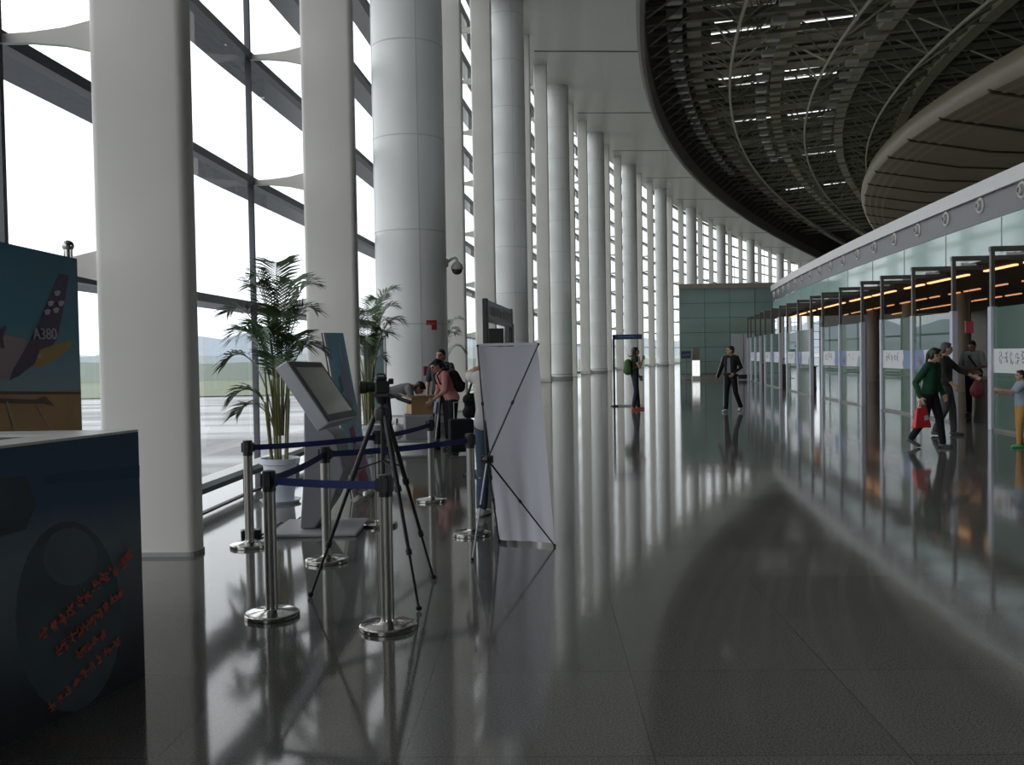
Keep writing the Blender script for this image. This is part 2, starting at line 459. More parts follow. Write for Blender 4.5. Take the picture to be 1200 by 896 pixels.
# ---------------------------------------------------------------- columns, fins and window wall
ci = 0
for k in range(0, 11):
    t = 21*k; p = pos(t, 0 if k else -.06); h = ZT(t)+.05
    c = empty('round_column', p, -ang(t))
    rad = .79
    mb = MB(); n = 48 if k < 3 else 28; prof = [(rad, 0)]
    z = 2.0
    MB().lathe([(rad, 0), (rad, h)], n).build('shaft', M['column'], c, smooth=True)
    s = MB(); z = 2.33
    while z < h-.5:
        s.lathe([(rad+.002, z-.012), (rad+.006, z), (rad+.002, z+.012)], n, caps=False); z += 2.03
    for a in (0, 1, 2, 3):
        aa = -1.15+a*PI/2; s.box((-.008, -.004, .3), (.008, .004, h), mtx=Matrix.Translation((math.cos(aa)*rad, math.sin(aa)*rad, 0)) @ Matrix.Rotation(aa+PI/2, 4, 'Z'))
    s.build('panel_seam', mat('column_seam', (.56, .57, .56), .5) if k == 0 else bpy.data.materials['column_seam'], c)
    MB().lathe([(rad+.03, 0), (rad+.03, .16), (rad+.005, .17)], n).build('base_ring', M['seam'], c, smooth=True)
    MB().lathe([(rad+.02, .32), (rad+.02, .37)], n).build('base_band', M['seam'], c, smooth=True)
    tag(c, f'{nth(k)} round white column from the camera in the row along the window wall' if k else 'nearest and thickest round white column, with two red stickers, beside the window wall', 'column', 'round columns along the window wall')

fin_ts = []
for k in range(-1, 11):
    fin_ts += [21*k-6.75, 21*k+6.75]
fin_ts = sorted((-13.22 if abs(t+14.25) < .1 else t) for t in fin_ts if -15 < t < 216)
LV = [2.425+1.885*i for i in range(0, 12)]
def rrect(w, d, r, n=4):
    out = []
    for cx, cy, a in ((w/2-r, d/2-r, 0), (-w/2+r, d/2-r, PI/2), (-w/2+r, -d/2+r, PI), (w/2-r, -d/2+r, 1.5*PI)):
        out += [(cx+r*math.cos(a+PI/2*i/n), cy+r*math.sin(a+PI/2*i/n)) for i in range(n+1)]
    return out
QG = -1.33                                # glass line
FC = -.11                                 # fin centre line
FW = .78
# bracket plate seen in elevation, running from the fin to the mullion
bl = (FC-FW/2)-QG
br_poly = [(0, -.13), (0, .13), (-bl*.3, .075), (-bl*.65, .045), (-bl, .035), (-bl, -.035), (-bl*.65, -.04), (-bl*.3, -.07)]
br_me = MB().prism(br_poly, -.03, .03, Matrix.Rotation(PI/2, 4, 'X')).mesh('bracket', M['white'])
for i, t in enumerate(fin_ts):
    p = pos(t, FC); h = ZT(t)+.03
    c = empty('wall_pillar', p, -ang(t))
    MB().prism(rrect(FW, .25, .07), 0, h).build('shaft', M['white'], c, smooth=True)
    s = MB()
    for z in (8.3, 15.5):
        if z < h-1: s.prism(rrect(FW+.004, .254, .07), z-.005, z+.005)
    s.build('joint_line', bpy.data.materials['column_seam'], c)
    MB().prism(rrect(FW+.014, .264, .07), 0, .035).build('base_strip', M['seam'], c)
    for z in LV:
        if z > 1 and z < h-.3 and (i < 8 or z < 14):
            b = bpy.data.objects.new('bracket', br_me); COL.objects.link(b); b.parent = c; b.location = (-FW/2+.01, 0, z-.02)
    tag(c, 'nearest flat white wall pillar with rounded edges, behind the display counter' if i == 0 else f'{nth(i)} flat white wall pillar from the camera along the glass wall', 'pillar', 'flat pillars along the window wall')

mts = [-40.5, -33.8, -27, -20.2]+fin_ts+[TF]
for i in range(len(mts)-1):
    ta, tb = mts[i], mts[i+1]
    top = max(ZT(ta), ZT(tb))+.4
    w = MB()
    a, b = pos(ta, QG), pos(tb, QG)
    mk = Matrix.Translation(a) @ Matrix.Rotation(-ang(ta), 4, 'Z')
    w.box((-.04, -.028, 0), (.04, .028, top), 0, mk)
    for z in LV:
        if z > top: break
        th = .055 if z > 1 else .05
        w.bar(a+Vector((0, 0, z)), b+Vector((0, 0, z)), .14, th*2)
    w.bar(a+Vector((0, 0, .03)), b+Vector((0, 0, .03)), .12, .06)
    fr = w.build('window_%d' % (i+1), M['mullion']); struct(fr)
    g = MB(); g.add([a+Vector((0, 0, .1)), b+Vector((0, 0, .1)), b+Vector((0, 0, top)), a+Vector((0, 0, top))], [(0, 1, 2, 3)])
    g.build('pane', M['pane'], fr)
    sh = MB(); ia, ib = (pos(ta, 1)-pos(ta, 0)), (pos(tb, 1)-pos(tb, 0))
    for z in LV:
        if z > top or z < 1: continue
        z1 = Vector((0, 0, z-.05)); z2 = Vector((0, 0, z+.03))
        sh.hexa([a-ia*.07+z1, a-ia*.52+z1, b-ib*.52+z1, b-ib*.07+z1, a-ia*.07+z2, a-ia*.52+z2, b-ib*.52+z2, b-ib*.07+z2])
    sh.build('sunshade', M['shade'], fr)
# low rail along the glass
rail = empty('window_guard_rail', pos(-8, -.62))
tag(rail, 'low pale guard rail on short posts along the foot of the glass wall', 'rail')
iv = Matrix.Translation(rail.location).inverted()
ro = arc_strip([(-.78, .22), (-.55, .22), (-.55, .28), (-.78, .28)], -13.2, 210, 100, 'rail', mat('rail_paint', (.74, .74, .71), .35), closed=True, smooth=False); keep(ro, rail)
ro = arc_strip([(-.70, .155), (-.57, .155), (-.57, .22), (-.70, .22)], -13.2, 210, 100, 'rail_underside', M['mullion'], closed=True, smooth=False); keep(ro, rail)
t = -11.6
while t < 60:
    p = pos(t, -.62); keep(MB().box((p.x-.03, p.y-.03, 0), (p.x+.03, p.y+.03, .17)).build('post', M['mullion']), rail); t += 2.25
struct(arc_strip([(-.50, .012), (-.44, .012), (-.44, .0), (-.50, .0)][::-1], -20, 210, 100, 'dark_strip_left', mat('dark_floor_strip', (.03, .03, .032), .4), closed=True, smooth=False))  # thin dark strip along the floor beside the rail

# ---------------------------------------------------------------- outside
mb = MB(); mb.add([(-900, -300, -.35), (900, -300, -.35), (900, 1500, -.35), (-900, 1500, -.35)], [(0, 1, 2, 3)])
m, N, L = new_mat('wet_apron'); b = N['Principled BSDF']
tc = N.new('ShaderNodeTexCoord'); mp = N.new('ShaderNodeMapping'); mp.inputs['Scale'].default_value = (.12, .5, 1); L.new(tc.outputs['Object'], mp.inputs[0])
nz = N.new('ShaderNodeTexNoise'); nz.inputs['Scale'].default_value = 1.; nz.inputs['Detail'].default_value = 5; L.new(mp.outputs[0], nz.inputs[0])
rp = N.new('ShaderNodeValToRGB'); L.new(nz.outputs['Fac'], rp.inputs[0])
rp.color_ramp.elements[0].position = .4; rp.color_ramp.elements[0].color = (.10, .11, .125, 1)
rp.color_ramp.elements[1].position = .6; rp.color_ramp.elements[1].color = (.22, .235, .25, 1)
L.new(rp.outputs[0], b.inputs['Base Color']); b.inputs['Roughness'].default_value = .35
r2 = N.new('ShaderNodeMapRange'); L.new(nz.outputs['Fac'], r2.inputs[0]); r2.inputs[1].default_value = .4; r2.inputs[2].default_value = .6; r2.inputs[3].default_value = .5; r2.inputs[4].default_value = .3
L.new(r2.outputs[0], b.inputs['Roughness'])
struct(mb.build('ground', m), 'wet grey airport apron outside the glass')
mb = MB(); n = 40; vs = []; fs = []
for i in range(n+1):
    x = -420+i*12
    vs += [(x, 52+.05*x, -.3), (x, 400, -.28)]
for i in range(n): fs.append((2*i, 2*i+2, 2*i+3, 2*i+1))
mb.add(vs, fs)
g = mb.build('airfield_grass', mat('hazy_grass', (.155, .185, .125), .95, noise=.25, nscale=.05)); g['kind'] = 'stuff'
tag(g, 'hazy green strip of airfield grass beyond the wet apron', 'grass')
random.seed(3)
def hill(name, Y, hmax, colr, label, seed, x0=-700, x1=100):
    random.seed(seed); mb = MB(); n = 90; vs = []; fs = []
    ph = [random.uniform(0, 6) for _ in range(5)]
    for i in range(n+1):
        x = x0+(x1-x0)*i/n
        h = hmax*(.55+.25*math.sin(x*.012+ph[0])+.14*math.sin(x*.031+ph[1])+.07*math.sin(x*.09+ph[2])+.05*math.sin(x*.23+ph[3]))+random.uniform(-.03, .03)*hmax
        vs += [(x, Y, -2), (x, Y*1.01, h), (x, Y*1.13, h*.7)]
    for i in range(n):
        for j in range(2): fs.append((3*i+j, 3*i+3+j, 3*i+4+j, 3*i+1+j))
    mb.add(vs, fs)
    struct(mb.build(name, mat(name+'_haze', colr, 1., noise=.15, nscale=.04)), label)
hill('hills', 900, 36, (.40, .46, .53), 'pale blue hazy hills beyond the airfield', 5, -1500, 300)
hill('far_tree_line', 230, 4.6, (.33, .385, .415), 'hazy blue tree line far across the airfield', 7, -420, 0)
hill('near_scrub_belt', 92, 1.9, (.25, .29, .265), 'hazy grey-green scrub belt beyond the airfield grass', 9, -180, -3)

# ---------------------------------------------------------------- check-in front on the right
QF, QB = 11.68, 13.3
PT = []
for k in range(-1, 6):
    for d in (0, 1.95, 4.5): PT.append((round(-1.9+7.0*k+d, 2), d))
TE = 36.6
PT = [p for p in PT if -6.0 < p[0] < TE]
ZP, ZF = 2.40, 3.57
fi = 0
first = None
for t, d in PT:
    c = empty('gate_frame', pos(t, QF), -ang(t))
    MB().box((-.038, -.038, ZP), (.038, .038, ZF)).build('upper_post', M['bronze'], c)
    MB().box((-.06, -.075, 0), (.06, .075, ZP)).build('lower_post', M['postwhite'], c, bevel=.01)
    MB().box((-.05, -.05, ZF-.10), (QB-QF, .05, ZF)).build('top_bar', M['bronze'], c)
    tag(c, 'bronze and white frame post %s, %s from the right edge' % ({
        0: 'before a check-in gateway', 1.95: 'beyond a check-in gateway', 4.5: 'between two glass panels'}[d], nth(fi)), 'frame', 'gate frames of the check-in front')
    fi += 1
# glass partitions with a printed band
poster = [mat('print_'+n, c, .5) for n, c in (('pale', (.62, .62, .64)), ('ink', (.06, .07, .12)), ('blue', (.13, .19, .36)), ('rose', (.40, .26, .30)), ('sea', (.16, .32, .38)))]
pi_ = 0
for j in range(len(PT)-1):
    (ta, da), (tb, db) = PT[j], PT[j+1]
    if da == 0: continue
    a, b = pos(ta+.08, QF), pos(tb-.08, QF)
    c = empty('glass_partition', (a+b)/2, -ang((ta+tb)/2))
    Lh = (b-a).length/2
    MB().box((-.008, -Lh, .04), (.008, Lh, ZP-.02)).build('pane', M['green_glass'], c)
    MB().box((-.03, -Lh, 0), (.03, Lh, .05)).build('floor_channel', M['bronze'], c)
    p = MB(); x = -.011
    p.box((x-.001, -Lh, 1.12), (x, Lh, 1.58), 0)
    random.seed(50+j)
    if da == 4.5:
        for g in range(5):                # brush-like writing strokes
            y0 = Lh-.25-g*.22
            for s in range(11):
                yy = y0-random.uniform(0, .13); zz = 1.30+random.uniform(0, .22); l = random.uniform(.03, .09); an = random.choice((0, .3, 1.3, 1.57, -.7))
                p.bar((x-.0015, yy-l/2*math.cos(an), zz-l/2*math.sin(an)), (x-.0015, yy+l/2*math.cos(an), zz+l/2*math.sin(an)), .018, .002, 1, up=Vector((1, 0, 0)))
        p.prism([(-Lh, 1.12), (-Lh+.62, 1.12), (-Lh+.70, 1.24), (-Lh+.62, 1.40), (-Lh+.66, 1.58), (-Lh, 1.58)], 0, .002, Matrix.Translation((x-.003, 0, 0)) @ Matrix(((0, 0, 1, 0), (1, 0, 0, 0), (0, 1, 0, 0), (0, 0, 0, 1))), 2)
    else:
        Mt = Matrix.Translation((x-.003, 0, 0)) @ Matrix(((0, 0, 1, 0), (1, 0, 0, 0), (0, 1, 0, 0), (0, 0, 0, 1)))
        p.prism([(Lh, 1.12), (Lh, 1.58), (Lh-.62, 1.58), (Lh-.7, 1.4), (Lh-.66, 1.12)], 0, .002, Mt, 2)
        p.prism([(-Lh, 1.12), (-Lh+.5, 1.12), (-Lh+.42, 1.3), (-Lh+.3, 1.42), (-Lh, 1.5)], 0, .002, Mt, 4)
        p.prism([(Lh-.2, 1.2), (Lh-.24, 1.45), (Lh-.5, 1.38), (Lh-.55, 1.22)], 0, .003, Mt, 3)
        for s in range(14):
            yy = random.uniform(-.4, .25); zz = 1.3+random.uniform(0, .2); l = random.uniform(.03, .08); an = random.choice((0, .4, 1.57, -.7))
            p.bar((x-.0015, yy-l/2*math.cos(an), zz-l/2*math.sin(an)), (x-.0015, yy+l/2*math.cos(an), zz+l/2*math.sin(an)), .012, .002, 1, up=Vector((1, 0, 0)))
    p.build('printed_band', poster, c)
    tag(c, f'{nth(pi_)} green glass partition panel from the right edge, with a printed picture band', 'partition', 'glass partitions of the check-in front')
    pi_ += 1
# bulkhead over the check-in front
zc = lambda t: 5.56-.0016*(t+2)
T0b, T1b = -14, 37.6
o = arc_strip([(QB-.1, lambda t: zc(t)-.34), (QB-.1, zc), (24, zc), (24, lambda t: zc(t)-.34)], T0b, T1b, 40, 'trim_5', M['fascia_cap'], closed=True, smooth=False); struct(o, 'pale cap along the top of the check-in bulkhead')
o = arc_strip([(QB, lambda t: zc(t)-.95), (QB, lambda t: zc(t)-.34)], T0b, T1b, 40, 'trim_6', M['fascia'], smooth=False); struct(o, 'grey fascia band with round air nozzles')
o = arc_strip([(QB+.02, 3.72), (QB+.02, lambda t: zc(t)-.95)], T0b, T1b, 40, 'wall_right', M['green_band'], smooth=False); struct(o, 'pale green glass band over the check-in front')
mb = MB()
for k in range(-3, 12):
    t = -1.9+k*3.5
    if T0b < t < T1b: mb.bar(pos(t, QB+.015, 3.72), pos(t, QB+.015, zc(t)-.97), .03, .012)
struct(mb.build('trim_7', M['seam']), 'joints of the pale green glass band')
struct(arc_strip([(QB, 3.72), (QB, 3.66), (24.5, 3.66), (24.5, 3.72)], T0b, T1b, 40, 'ceiling', M['inner_ceiling'], closed=True, smooth=False))
struct(arc_strip([(QF+.1, 3.60), (QB-.02, 3.64), (QB-.02, 3.68), (QF+.35, 3.64)], T0b, T0b+.1, 1, 'trim_8', M['fascia_cap'], closed=True, smooth=False))
struct(arc_strip([(24, 0), (24, 3.7)], T0b, T1b, 40, 'wall_back', M['inner_wall'], smooth=False))
# pale ledge panels between the gate frames under the bulkhead
for j in range(len(PT)-1):
    ta, tb = PT[j][0]+.25, PT[j+1][0]-.25
    mb = MB(); mb.hexa([pos(ta, QB-.42, 3.60), pos(ta, QB-.05, 3.60), pos(tb, QB-.05, 3.60), pos(tb, QB-.42, 3.60), pos(ta, QB-.42, 3.66), pos(ta, QB-.05, 3.66), pos(tb, QB-.05, 3.66), pos(tb, QB-.42, 3.66)])
    struct(mb.build('trim_%d' % (20+j), M['fascia_cap']), 'pale ledge panel under the bulkhead between gate frames')
# air nozzles
noz = None
t = -4.02
for k in range(19):
    p = pos(t, QB, zc(t)-.54)
    if noz is None:
        noz = empty('air_nozzle')
        MB().lathe([(.20, -.01), (.20, .02), (.175, .045), (.14, .03), (.12, .0)], 24, ax=(-1, 0, 0)).build('outer_ring', mat('nozzle_white', (.62, .60, .56), .4), noz, smooth=True)
        MB().lathe([(.135, .0), (.125, .05), (.10, .09), (.06, .10), (.055, .04)], 24, ax=(-1, 0, 0)).build('ball_jet', mat('nozzle_grey', (.34, .33, .31), .35), noz, smooth=True)
        q = noz
    else: q = dup(noz)
    q.location = p; q.rotation_euler = (0, 0, -ang(t))
    tag(q, f'{nth(k)} round white air nozzle from the right edge on the grey fascia', 'air nozzle', 'air nozzles on the check-in fascia')
    t += 2.25
# strip lights inside, broken rows
sl0 = None
random.seed(11)
for q, z, ts, w in ((14.4, 3.64, (-1.3, 40), .05), (17.2, 3.64, (-1, 40), .035), (20.0, 3.64, (-3, 40), .035)):
    t = ts[0]
    while t < 36:
        l = random.choice((1.15, 1.5, 1.9))
        a, b = pos(t, q, z), pos(t+l, q, z)
        o = MB().bar(a, b, w*2, .04).build('ceiling_strip_light', M['strip'] if w > .04 else M['strip_dim'])
        o.location = (0, 0, 0)
        tag(o, 'warm orange strip light under the dark ceiling behind the check-in front', 'ceiling light', 'strip lights behind the check-in front')
        t += l+random.choice((.25, .5, 1.2))
# inner columns
for k, t in enumerate((3.6, 9.5, 16, 23, 30)):
    p = pos(t, 17.5 if k else 16.2)
    o = MB().lathe([(.30, 0), (.30, 3.66)], 24).build('inner_column', M['inner_col'], loc=p, smooth=True)
    tag(o, f'{nth(k)} brown round column behind the check-in gateways', 'column', 'brown columns behind the check-in front')
# check-in desks behind the gateways
desk0 = None
di = 0
for k in range(0, 6):
    t = -1.9+7*k+.95
    if t > TE: break
    if desk0 is None:
        desk0 = empty('checkin_desk')
        MB().box((-.35, -.62, 0), (.35, .62, .92)).build('desk_body', mat('desk_brown', (.085, .062, .05), .45, noise=.15, nscale=3), desk0, bevel=.02)
        MB().box((-.42, -.67, .92), (.42, .67, .97)).build('worktop', mat('desk_top', (.16, .14, .12), .35), desk0, bevel=.01)
        MB().box((-.37, -.62, 0), (.36, .62, .08)).build('kick_plate', M['bronze'], desk0)
        d_ = desk0
    else: d_ = dup(desk0)
    d_.location = pos(t+1.05, 12.72); d_.rotation_euler = (0, 0, -ang(t))
    tag(d_, f'brown check-in desk seen through the {nth(di)} gateway from the right', 'desk', 'check-in desks'); di += 1
    # red hanging sign inside each gateway
    pz = pos(t+2.6, 15.2, 2.05)
    s = MB().box((-.12, -.02, 0), (.12, .02, .36)).build('red_sign', mat('red_panel', (.60, .10, .13), .5) if k == 0 else bpy.data.materials['red_panel'], loc=pz, rotz=.0)
    MB().box((-.004, -.004, .40), (.004, .004, 3.66-2.05)).build('hanger', M['bronze'], s)
    tag(s, f'small red hanging sign inside the {nth(di-1)} gateway from the right', 'sign', 'red signs behind the check-in front')
# printer and papers on the nearest desk
o = MB().box((-.14, -.17, 0), (.14, .17, .16)).build('ticket_printer', mat('printer_grey', (.34, .35, .34), .5), loc=pos(.1, 12.6, .97), rotz=-ang(0), bevel=.02)
MB().box((-.145, -.12, .10), (-.14, .12, .13)).build('paper_slot', M['blackpl'], o)
tag(o, 'small pale grey printer standing on the nearest check-in desk', 'printer')

# ---------------------------------------------------------------- green clad end block
GW = 58.
def V3(*a): return Vector(a)
gl_ = at(797, 430, GW).x
def gx(px): return at(px, 430, GW).x
mb = MB(); kx_ = gl_*6/GW+.5; mb.hexa([V3(gl_, GW, 0), V3(gl_+5.9, GW, 0), V3(gl_+5.9, GW+6, 0), V3(gl_+kx_, GW+6, 0), V3(gl_, GW, 5.55), V3(gl_+5.9, GW, 5.55), V3(gl_+5.9, GW+6, 5.55), V3(gl_+kx_, GW+6, 5.55)]); struct(mb.build('wall_end', M['green_clad']), 'green glass clad end wall')
mb = MB(); mb.hexa([V3(gl_-.05, GW-.1, 5.55), V3(gl_+5.9, GW-.1, 5.55), V3(gl_+5.9, GW+6, 5.55), V3(gl_+kx_, GW+6, 5.55), V3(gl_-.05, GW-.1, 5.85), V3(gl_+5.9, GW-.1, 5.85), V3(gl_+5.9, GW+6, 5.85), V3(gl_+kx_, GW+6, 5.85)]); struct(mb.build('trim_50', M['tan']), 'tan cap on the green end wall')
mb = MB()
for z in (1.05, 1.95, 2.85, 3.75, 4.65): mb.box((gl_, GW-.012, z-.015), (gl_+5.9, GW, z+.015))
for i in range(1, 4): mb.box((gl_+i*1.55-.012, GW-.012, 0), (gl_+i*1.55+.012, GW, 5.55))
struct(mb.build('trim_51', mat('green_joint', (.07, .12, .11), .5)), 'joints of the green end wall')
mb = MB(); mb.box((gl_, GW-.07, .0), (gl_+5.9, GW, .22)); struct(mb.build('baseboard_end', mat('end_skirting', (.26, .26, .25), .4)))
mb = MB(); mb.box((gl_, GW-.10, .27), (gl_+5.9, GW-.05, .33)); mb.box((gl_, GW-.05, .27), (gl_+.1, GW, .33)); struct(mb.build('trim_52', mat('end_rail', (.13, .10, .09), .4)), 'dark bumper rail at the foot of the green wall')
dn = 1
for xa, xb in ((857, 871), (871.6, 886)):
    o = MB().box((gx(xa), GW-.16, .05), (gx(xb)-.02, GW-.09, 2.72)).build('door_%d' % dn, mat('white_door_panel', (.46, .46, .49), .4) if dn == 1 else bpy.data.materials['white_door_panel'], bevel=.01); struct(o); dn += 1
    MB().box((gx(xb)-.16, GW-.20, 1.0), (gx(xb)-.12, GW-.16, 1.2)).build('door_handle', M['brushed'], o)
# lit information stand
p = at(815.5, 430, 56.5); c = empty('information_stand', (p.x, 56.5, 0))
MB().box((-.24, -.1, 0), (.24, .1, .16)).build('base', M['lampbox'], c)
MB().box((-.22, -.05, 1.18), (.22, .05, 1.95)).build('header', mat('stand_grey', (.20, .19, .17), .5), c)
MB().box((-.24, -.05, .16), (.24, .05, 1.18)).build('cabinet', M['lampbox'], c)
mb = MB(); mb.box((-.22, -.058, .22), (.22, -.05, 1.14), 0)
for k in range(7):
    a = PI*(.1+.8*k/6); a2 = PI*(.1+.8*(k+1)/6)
    if k < 6: mb.bar((-.14+.2*math.sin(a), -.0595, .66-.34*math.cos(a)), (-.14+.2*math.sin(a2), -.0595, .66-.34*math.cos(a2)), .02, .002, 1, up=Vector((0, 1, 0)))
mb.build('lit_face', [M['lightbox'], mat('sign_ink', (.25, .26, .3), .5)], c)
tag(c, 'narrow stand with a bright lit white face in front of the green wall', 'information stand')
p = at(804, 430, 56); c = empty('blue_sign', (p.x, 56, 0))
MB().lathe([(.03, 0), (.03, 1.3)], 10).build('post', M['bronze'], c); MB().lathe([(.22, 0), (.22, .03)], 18).build('base', M['bronze'], c)
mb = MB(); mb.box((-.29, -.03, 1.28), (.29, .03, 1.72), 0)
random.seed(4)
for k in range(12): mb.bar((-.2+.035*k, -.032, 1.42+random.uniform(0, .1)), (-.18+.035*k, -.032, 1.48+random.uniform(0, .1)), .014, .002, 1, up=Vector((0, 1, 0)))
mb.build('sign_panel', [mat('navy_sign', (.03, .045, .09), .4), mat('pale_ink', (.4, .45, .55), .5)], c)
tag(c, 'small dark blue sign on a post at the left end of the green wall', 'sign')
p = at(874, 445, 54); c = empty('floor_barrier', (p.x, 54.5, 0))
MB().box((-.85, -.12, .06), (.85, .12, .30)).build('body', M['blackpl'], c, bevel=.03)
for sx in (-.6, .6): MB().box((sx-.06, -.16, 0), (sx+.06, .16, .07)).build('foot', M['rubber'], c)
tag(c, 'low black barrier lying on the floor before the white doors', 'barrier')

# ================================================================ FOREGROUND THINGS
def quad_art(name, o, ex, ez, n, layers, mats, parent=None, th=.004):
    """printed sheet as one mesh: layers are (polygon of 3-D points on the sheet, material index)"""
    mb = MB()
    for k, (poly, mi) in enumerate(layers):
        off = n*(.0007*(min(k, 17)+1))
        nn = len(poly)
        P = [Vector(p)+off for p in poly]
        # keep the face turned to the viewer side
        nr = Vector((0, 0, 0))
        for i in range(nn): nr += (P[i]-P[0]).cross(P[(i+1) % nn]-P[0])
        if nr.dot(n) < 0: P = P[::-1]
        mb.add(P, [tuple(range(nn))], mi)
    return mb.build(name, mats, parent)
def text_polys(txt, size=1.):
    cu = bpy.data.curves.new('lettering', 'FONT'); cu.body = txt; cu.size = size; cu.resolution_u = 4
    o = bpy.data.objects.new('lettering', cu); COL.objects.link(o)
    bpy.context.view_layer.update()
    dg = bpy.context.evaluated_depsgraph_get()
    me = bpy.data.meshes.new_from_object(o.evaluated_get(dg))
    out = [[(me.vertices[i].co.x, me.vertices[i].co.y) for i in p.vertices] for p in me.polygons]
    w_ = max(v.co.x for v in me.vertices)
    bpy.data.objects.remove(o); bpy.data.meshes.remove(me); bpy.data.curves.remove(cu)
    return out, w_

# ---- aircraft backdrop board standing behind the counter
bo = at(93, 400, 6.05); bo.z = 0
bl_ = at(0, 400, 5.12); bl_.z = 0
ex = (bo-bl_).normalized(); bn = Vector((ex.y, -ex.x, 0))
if bn.dot(CAM-bo) < 0: bn = -bn
def P(x, y): return onplane(x, y, bo, bn)
bd = empty('aircraft_backdrop', bo)
zt_ = P(90, 303).z
far = bo-ex*1.12
mb = MB(); mb.hexa([bo-bn*.03, far-bn*.03, far, bo, Vector((bo.x, bo.y, zt_))-bn*.03, Vector((far.x, far.y, zt_))-bn*.03, Vector((far.x, far.y, zt_)), Vector((bo.x, bo.y, zt_))])
keep(mb.build('board', mat('board_edge', (.12, .16, .22), .6)), bd)
m_sky = grad_mat('print_sky', [(0, (.34, .42, .45)), (.25, (.22, .38, .45)), (.55, (.05, .25, .35)), (1, (.025, .15, .25))], 2, 1.3, zt_, .5)
pm = [m_sky, mat('print_sand', (.52, .29, .10), .5, noise=.25, nscale=4), mat('print_fuselage', (.34, .24, .25), .5), mat('print_tail', (.065, .028, .09), .5), mat('print_wing', (.46, .29, .06), .5), mat('print_letter', (.55, .50, .58), .5), mat('print_shadow', (.09, .05, .03), .5), mat('print_stripe', (.45, .36, .24), .5)]
F0 = Vector((far.x, far.y, .02)); F1 = Vector((bo.x, bo.y, .02))
def hz(z): return [Vector((far.x, far.y, z)), Vector((bo.x, bo.y, z))]
zg = P(60, 458).z
lay = [([F0, F1, hz(zt_)[1], hz(zt_)[0]], 0), ([F0, F1, hz(zg)[1], hz(zg)[0]], 1)]
PX = lambda *pts: [P(*p) for p in pts]
lay += [(PX((-40, 388), (10, 393), (28, 396), (36, 408), (24, 428), (8, 444), (-40, 452)), 2),
        (PX((69, 321), (80.5, 322), (77, 345), (72, 372), (66, 398), (52, 416), (38, 428), (22, 440), (10, 446), (14, 434), (28, 410), (42, 384), (56, 352)), 3),
        (PX((46, 410), (62, 404), (80, 400), (85, 400), (80, 410), (64, 422), (46, 430), (38, 432)), 4),
        (PX((-20, 458), (94, 459), (94, 462), (-20, 462)), 6), (PX((-10, 466), (40, 468), (52, 464), (64, 476), (50, 473), (-10, 472)), 6),
        (PX((6, 470), (8, 470), (18, 500), (20, 512), (16, 512), (13, 498)), 7), (PX((41, 474), (43, 474), (60, 502), (57, 502)), 7),
        (PX((-2, 386), (6, 380), (6, 384), (2, 396), (4, 408), (0, 408), (-2, 398)), 3)]
for (cx, cy) in ((66, 344), (58, 356), (70, 356), (54, 366), (64, 364)):
    lay.append((PX((cx-4, cy-2), (cx, cy-4), (cx+4, cy-3), (cx+2, cy+2), (cx-2, cy+3)), 5))
tp, tw = text_polys('A380')
for p in tp: lay += [([P(36+d_+27.5*(x/tw)-1.5*(y-.35), 397.5-19*y) for x, y in p], 5) for d_ in (0, .7)]
tp, tw = text_polys('e')
for p in tp: lay.append(([P(41+6*(x/tw), 420-11*y) for x, y in p], 5))
keep(quad_art('printed_picture', bo, ex, None, bn, lay, pm), bd)
pp = at(83, 400, 6.15); pp.z = 0
keep(MB().lathe([(.028, 0), (.028, 2.39)], 14, pp).lathe([(.13, 0), (.13, .02), (.03, .03)], 20, pp).build('pole', M['chrome'], smooth=True), bd)
pz_ = at(83, 288, 6.15).z
keep(MB().ball((pp.x, pp.y, pz_), .038, n=18).build('ball_finial', M['chrome'], smooth=True), bd)
pp2 = far+Vector((-.12, 0, 0)); keep(MB().lathe([(.028, 0), (.028, 2.39)], 14, pp2).ball((pp2.x, pp2.y, 2.41), .038).build('pole', M['chrome'], smooth=True), bd)
tag(bd, 'tall blue backdrop board printed with a purple A380 aircraft tail, behind the counter', 'display board')

# ---- promotional display counter
cA = fl(170, 793); cB = fl(50, 853)
ce = (cB-cA).normalized(); cn = Vector((-ce.y, ce.x, 0))
if cn.dot(CAM-cA) < 0: cn = -cn
CH = 1.262; CLn = 2.6; cw = Vector((-1, .02, 0)).normalized()*1.15
ct = empty('display_counter', cA)
A1, B1 = cA, cA+ce*CLn; A2, B2 = A1+cw, B1+cw
up = lambda v, z: Vector((v.x, v.y, z))
mb = MB(); mb.hexa([A1, A2, B2, B1, up(A1, CH-.012), up(A2, CH-.012), up(B2, CH-.012), up(B1, CH-.012)])
keep(mb.build('counter_body', mat('counter_body', (.04, .055, .08), .6)), ct)
mb = MB()
iA, iB, iC, iD = A1+cw*.22+ce*.25, A2-cw*.1+ce*.25, B2-cw*.1-ce*.1, B1+cw*.22-ce*.1
z0, z1 = CH-.012, CH
for a, b, c_, d in ((A1, A2, iB, iA), (A2, B2, iC, iB), (B2, B1, iD, iC), (B1, A1, iA, iD)):
    mb.hexa([up(a, z0), up(b, z0), up(c_, z0), up(d, z0), up(a, z1), up(b, z1), up(c_, z1), up(d, z1)])
keep(mb.build('top_rim', mat('counter_top', (.62, .62, .60), .35)), ct)
mb = MB(); mb.add([up(iA, z0+.001), up(iB, z0+.001), up(iC, z0+.001), up(iD, z0+.001)], [(0, 1, 2, 3)])
keep(mb.build('recess', mat('counter_recess', (.05, .045, .04), .6)), ct)
def CP(x, y): return onplane(x, y, cA, cn)
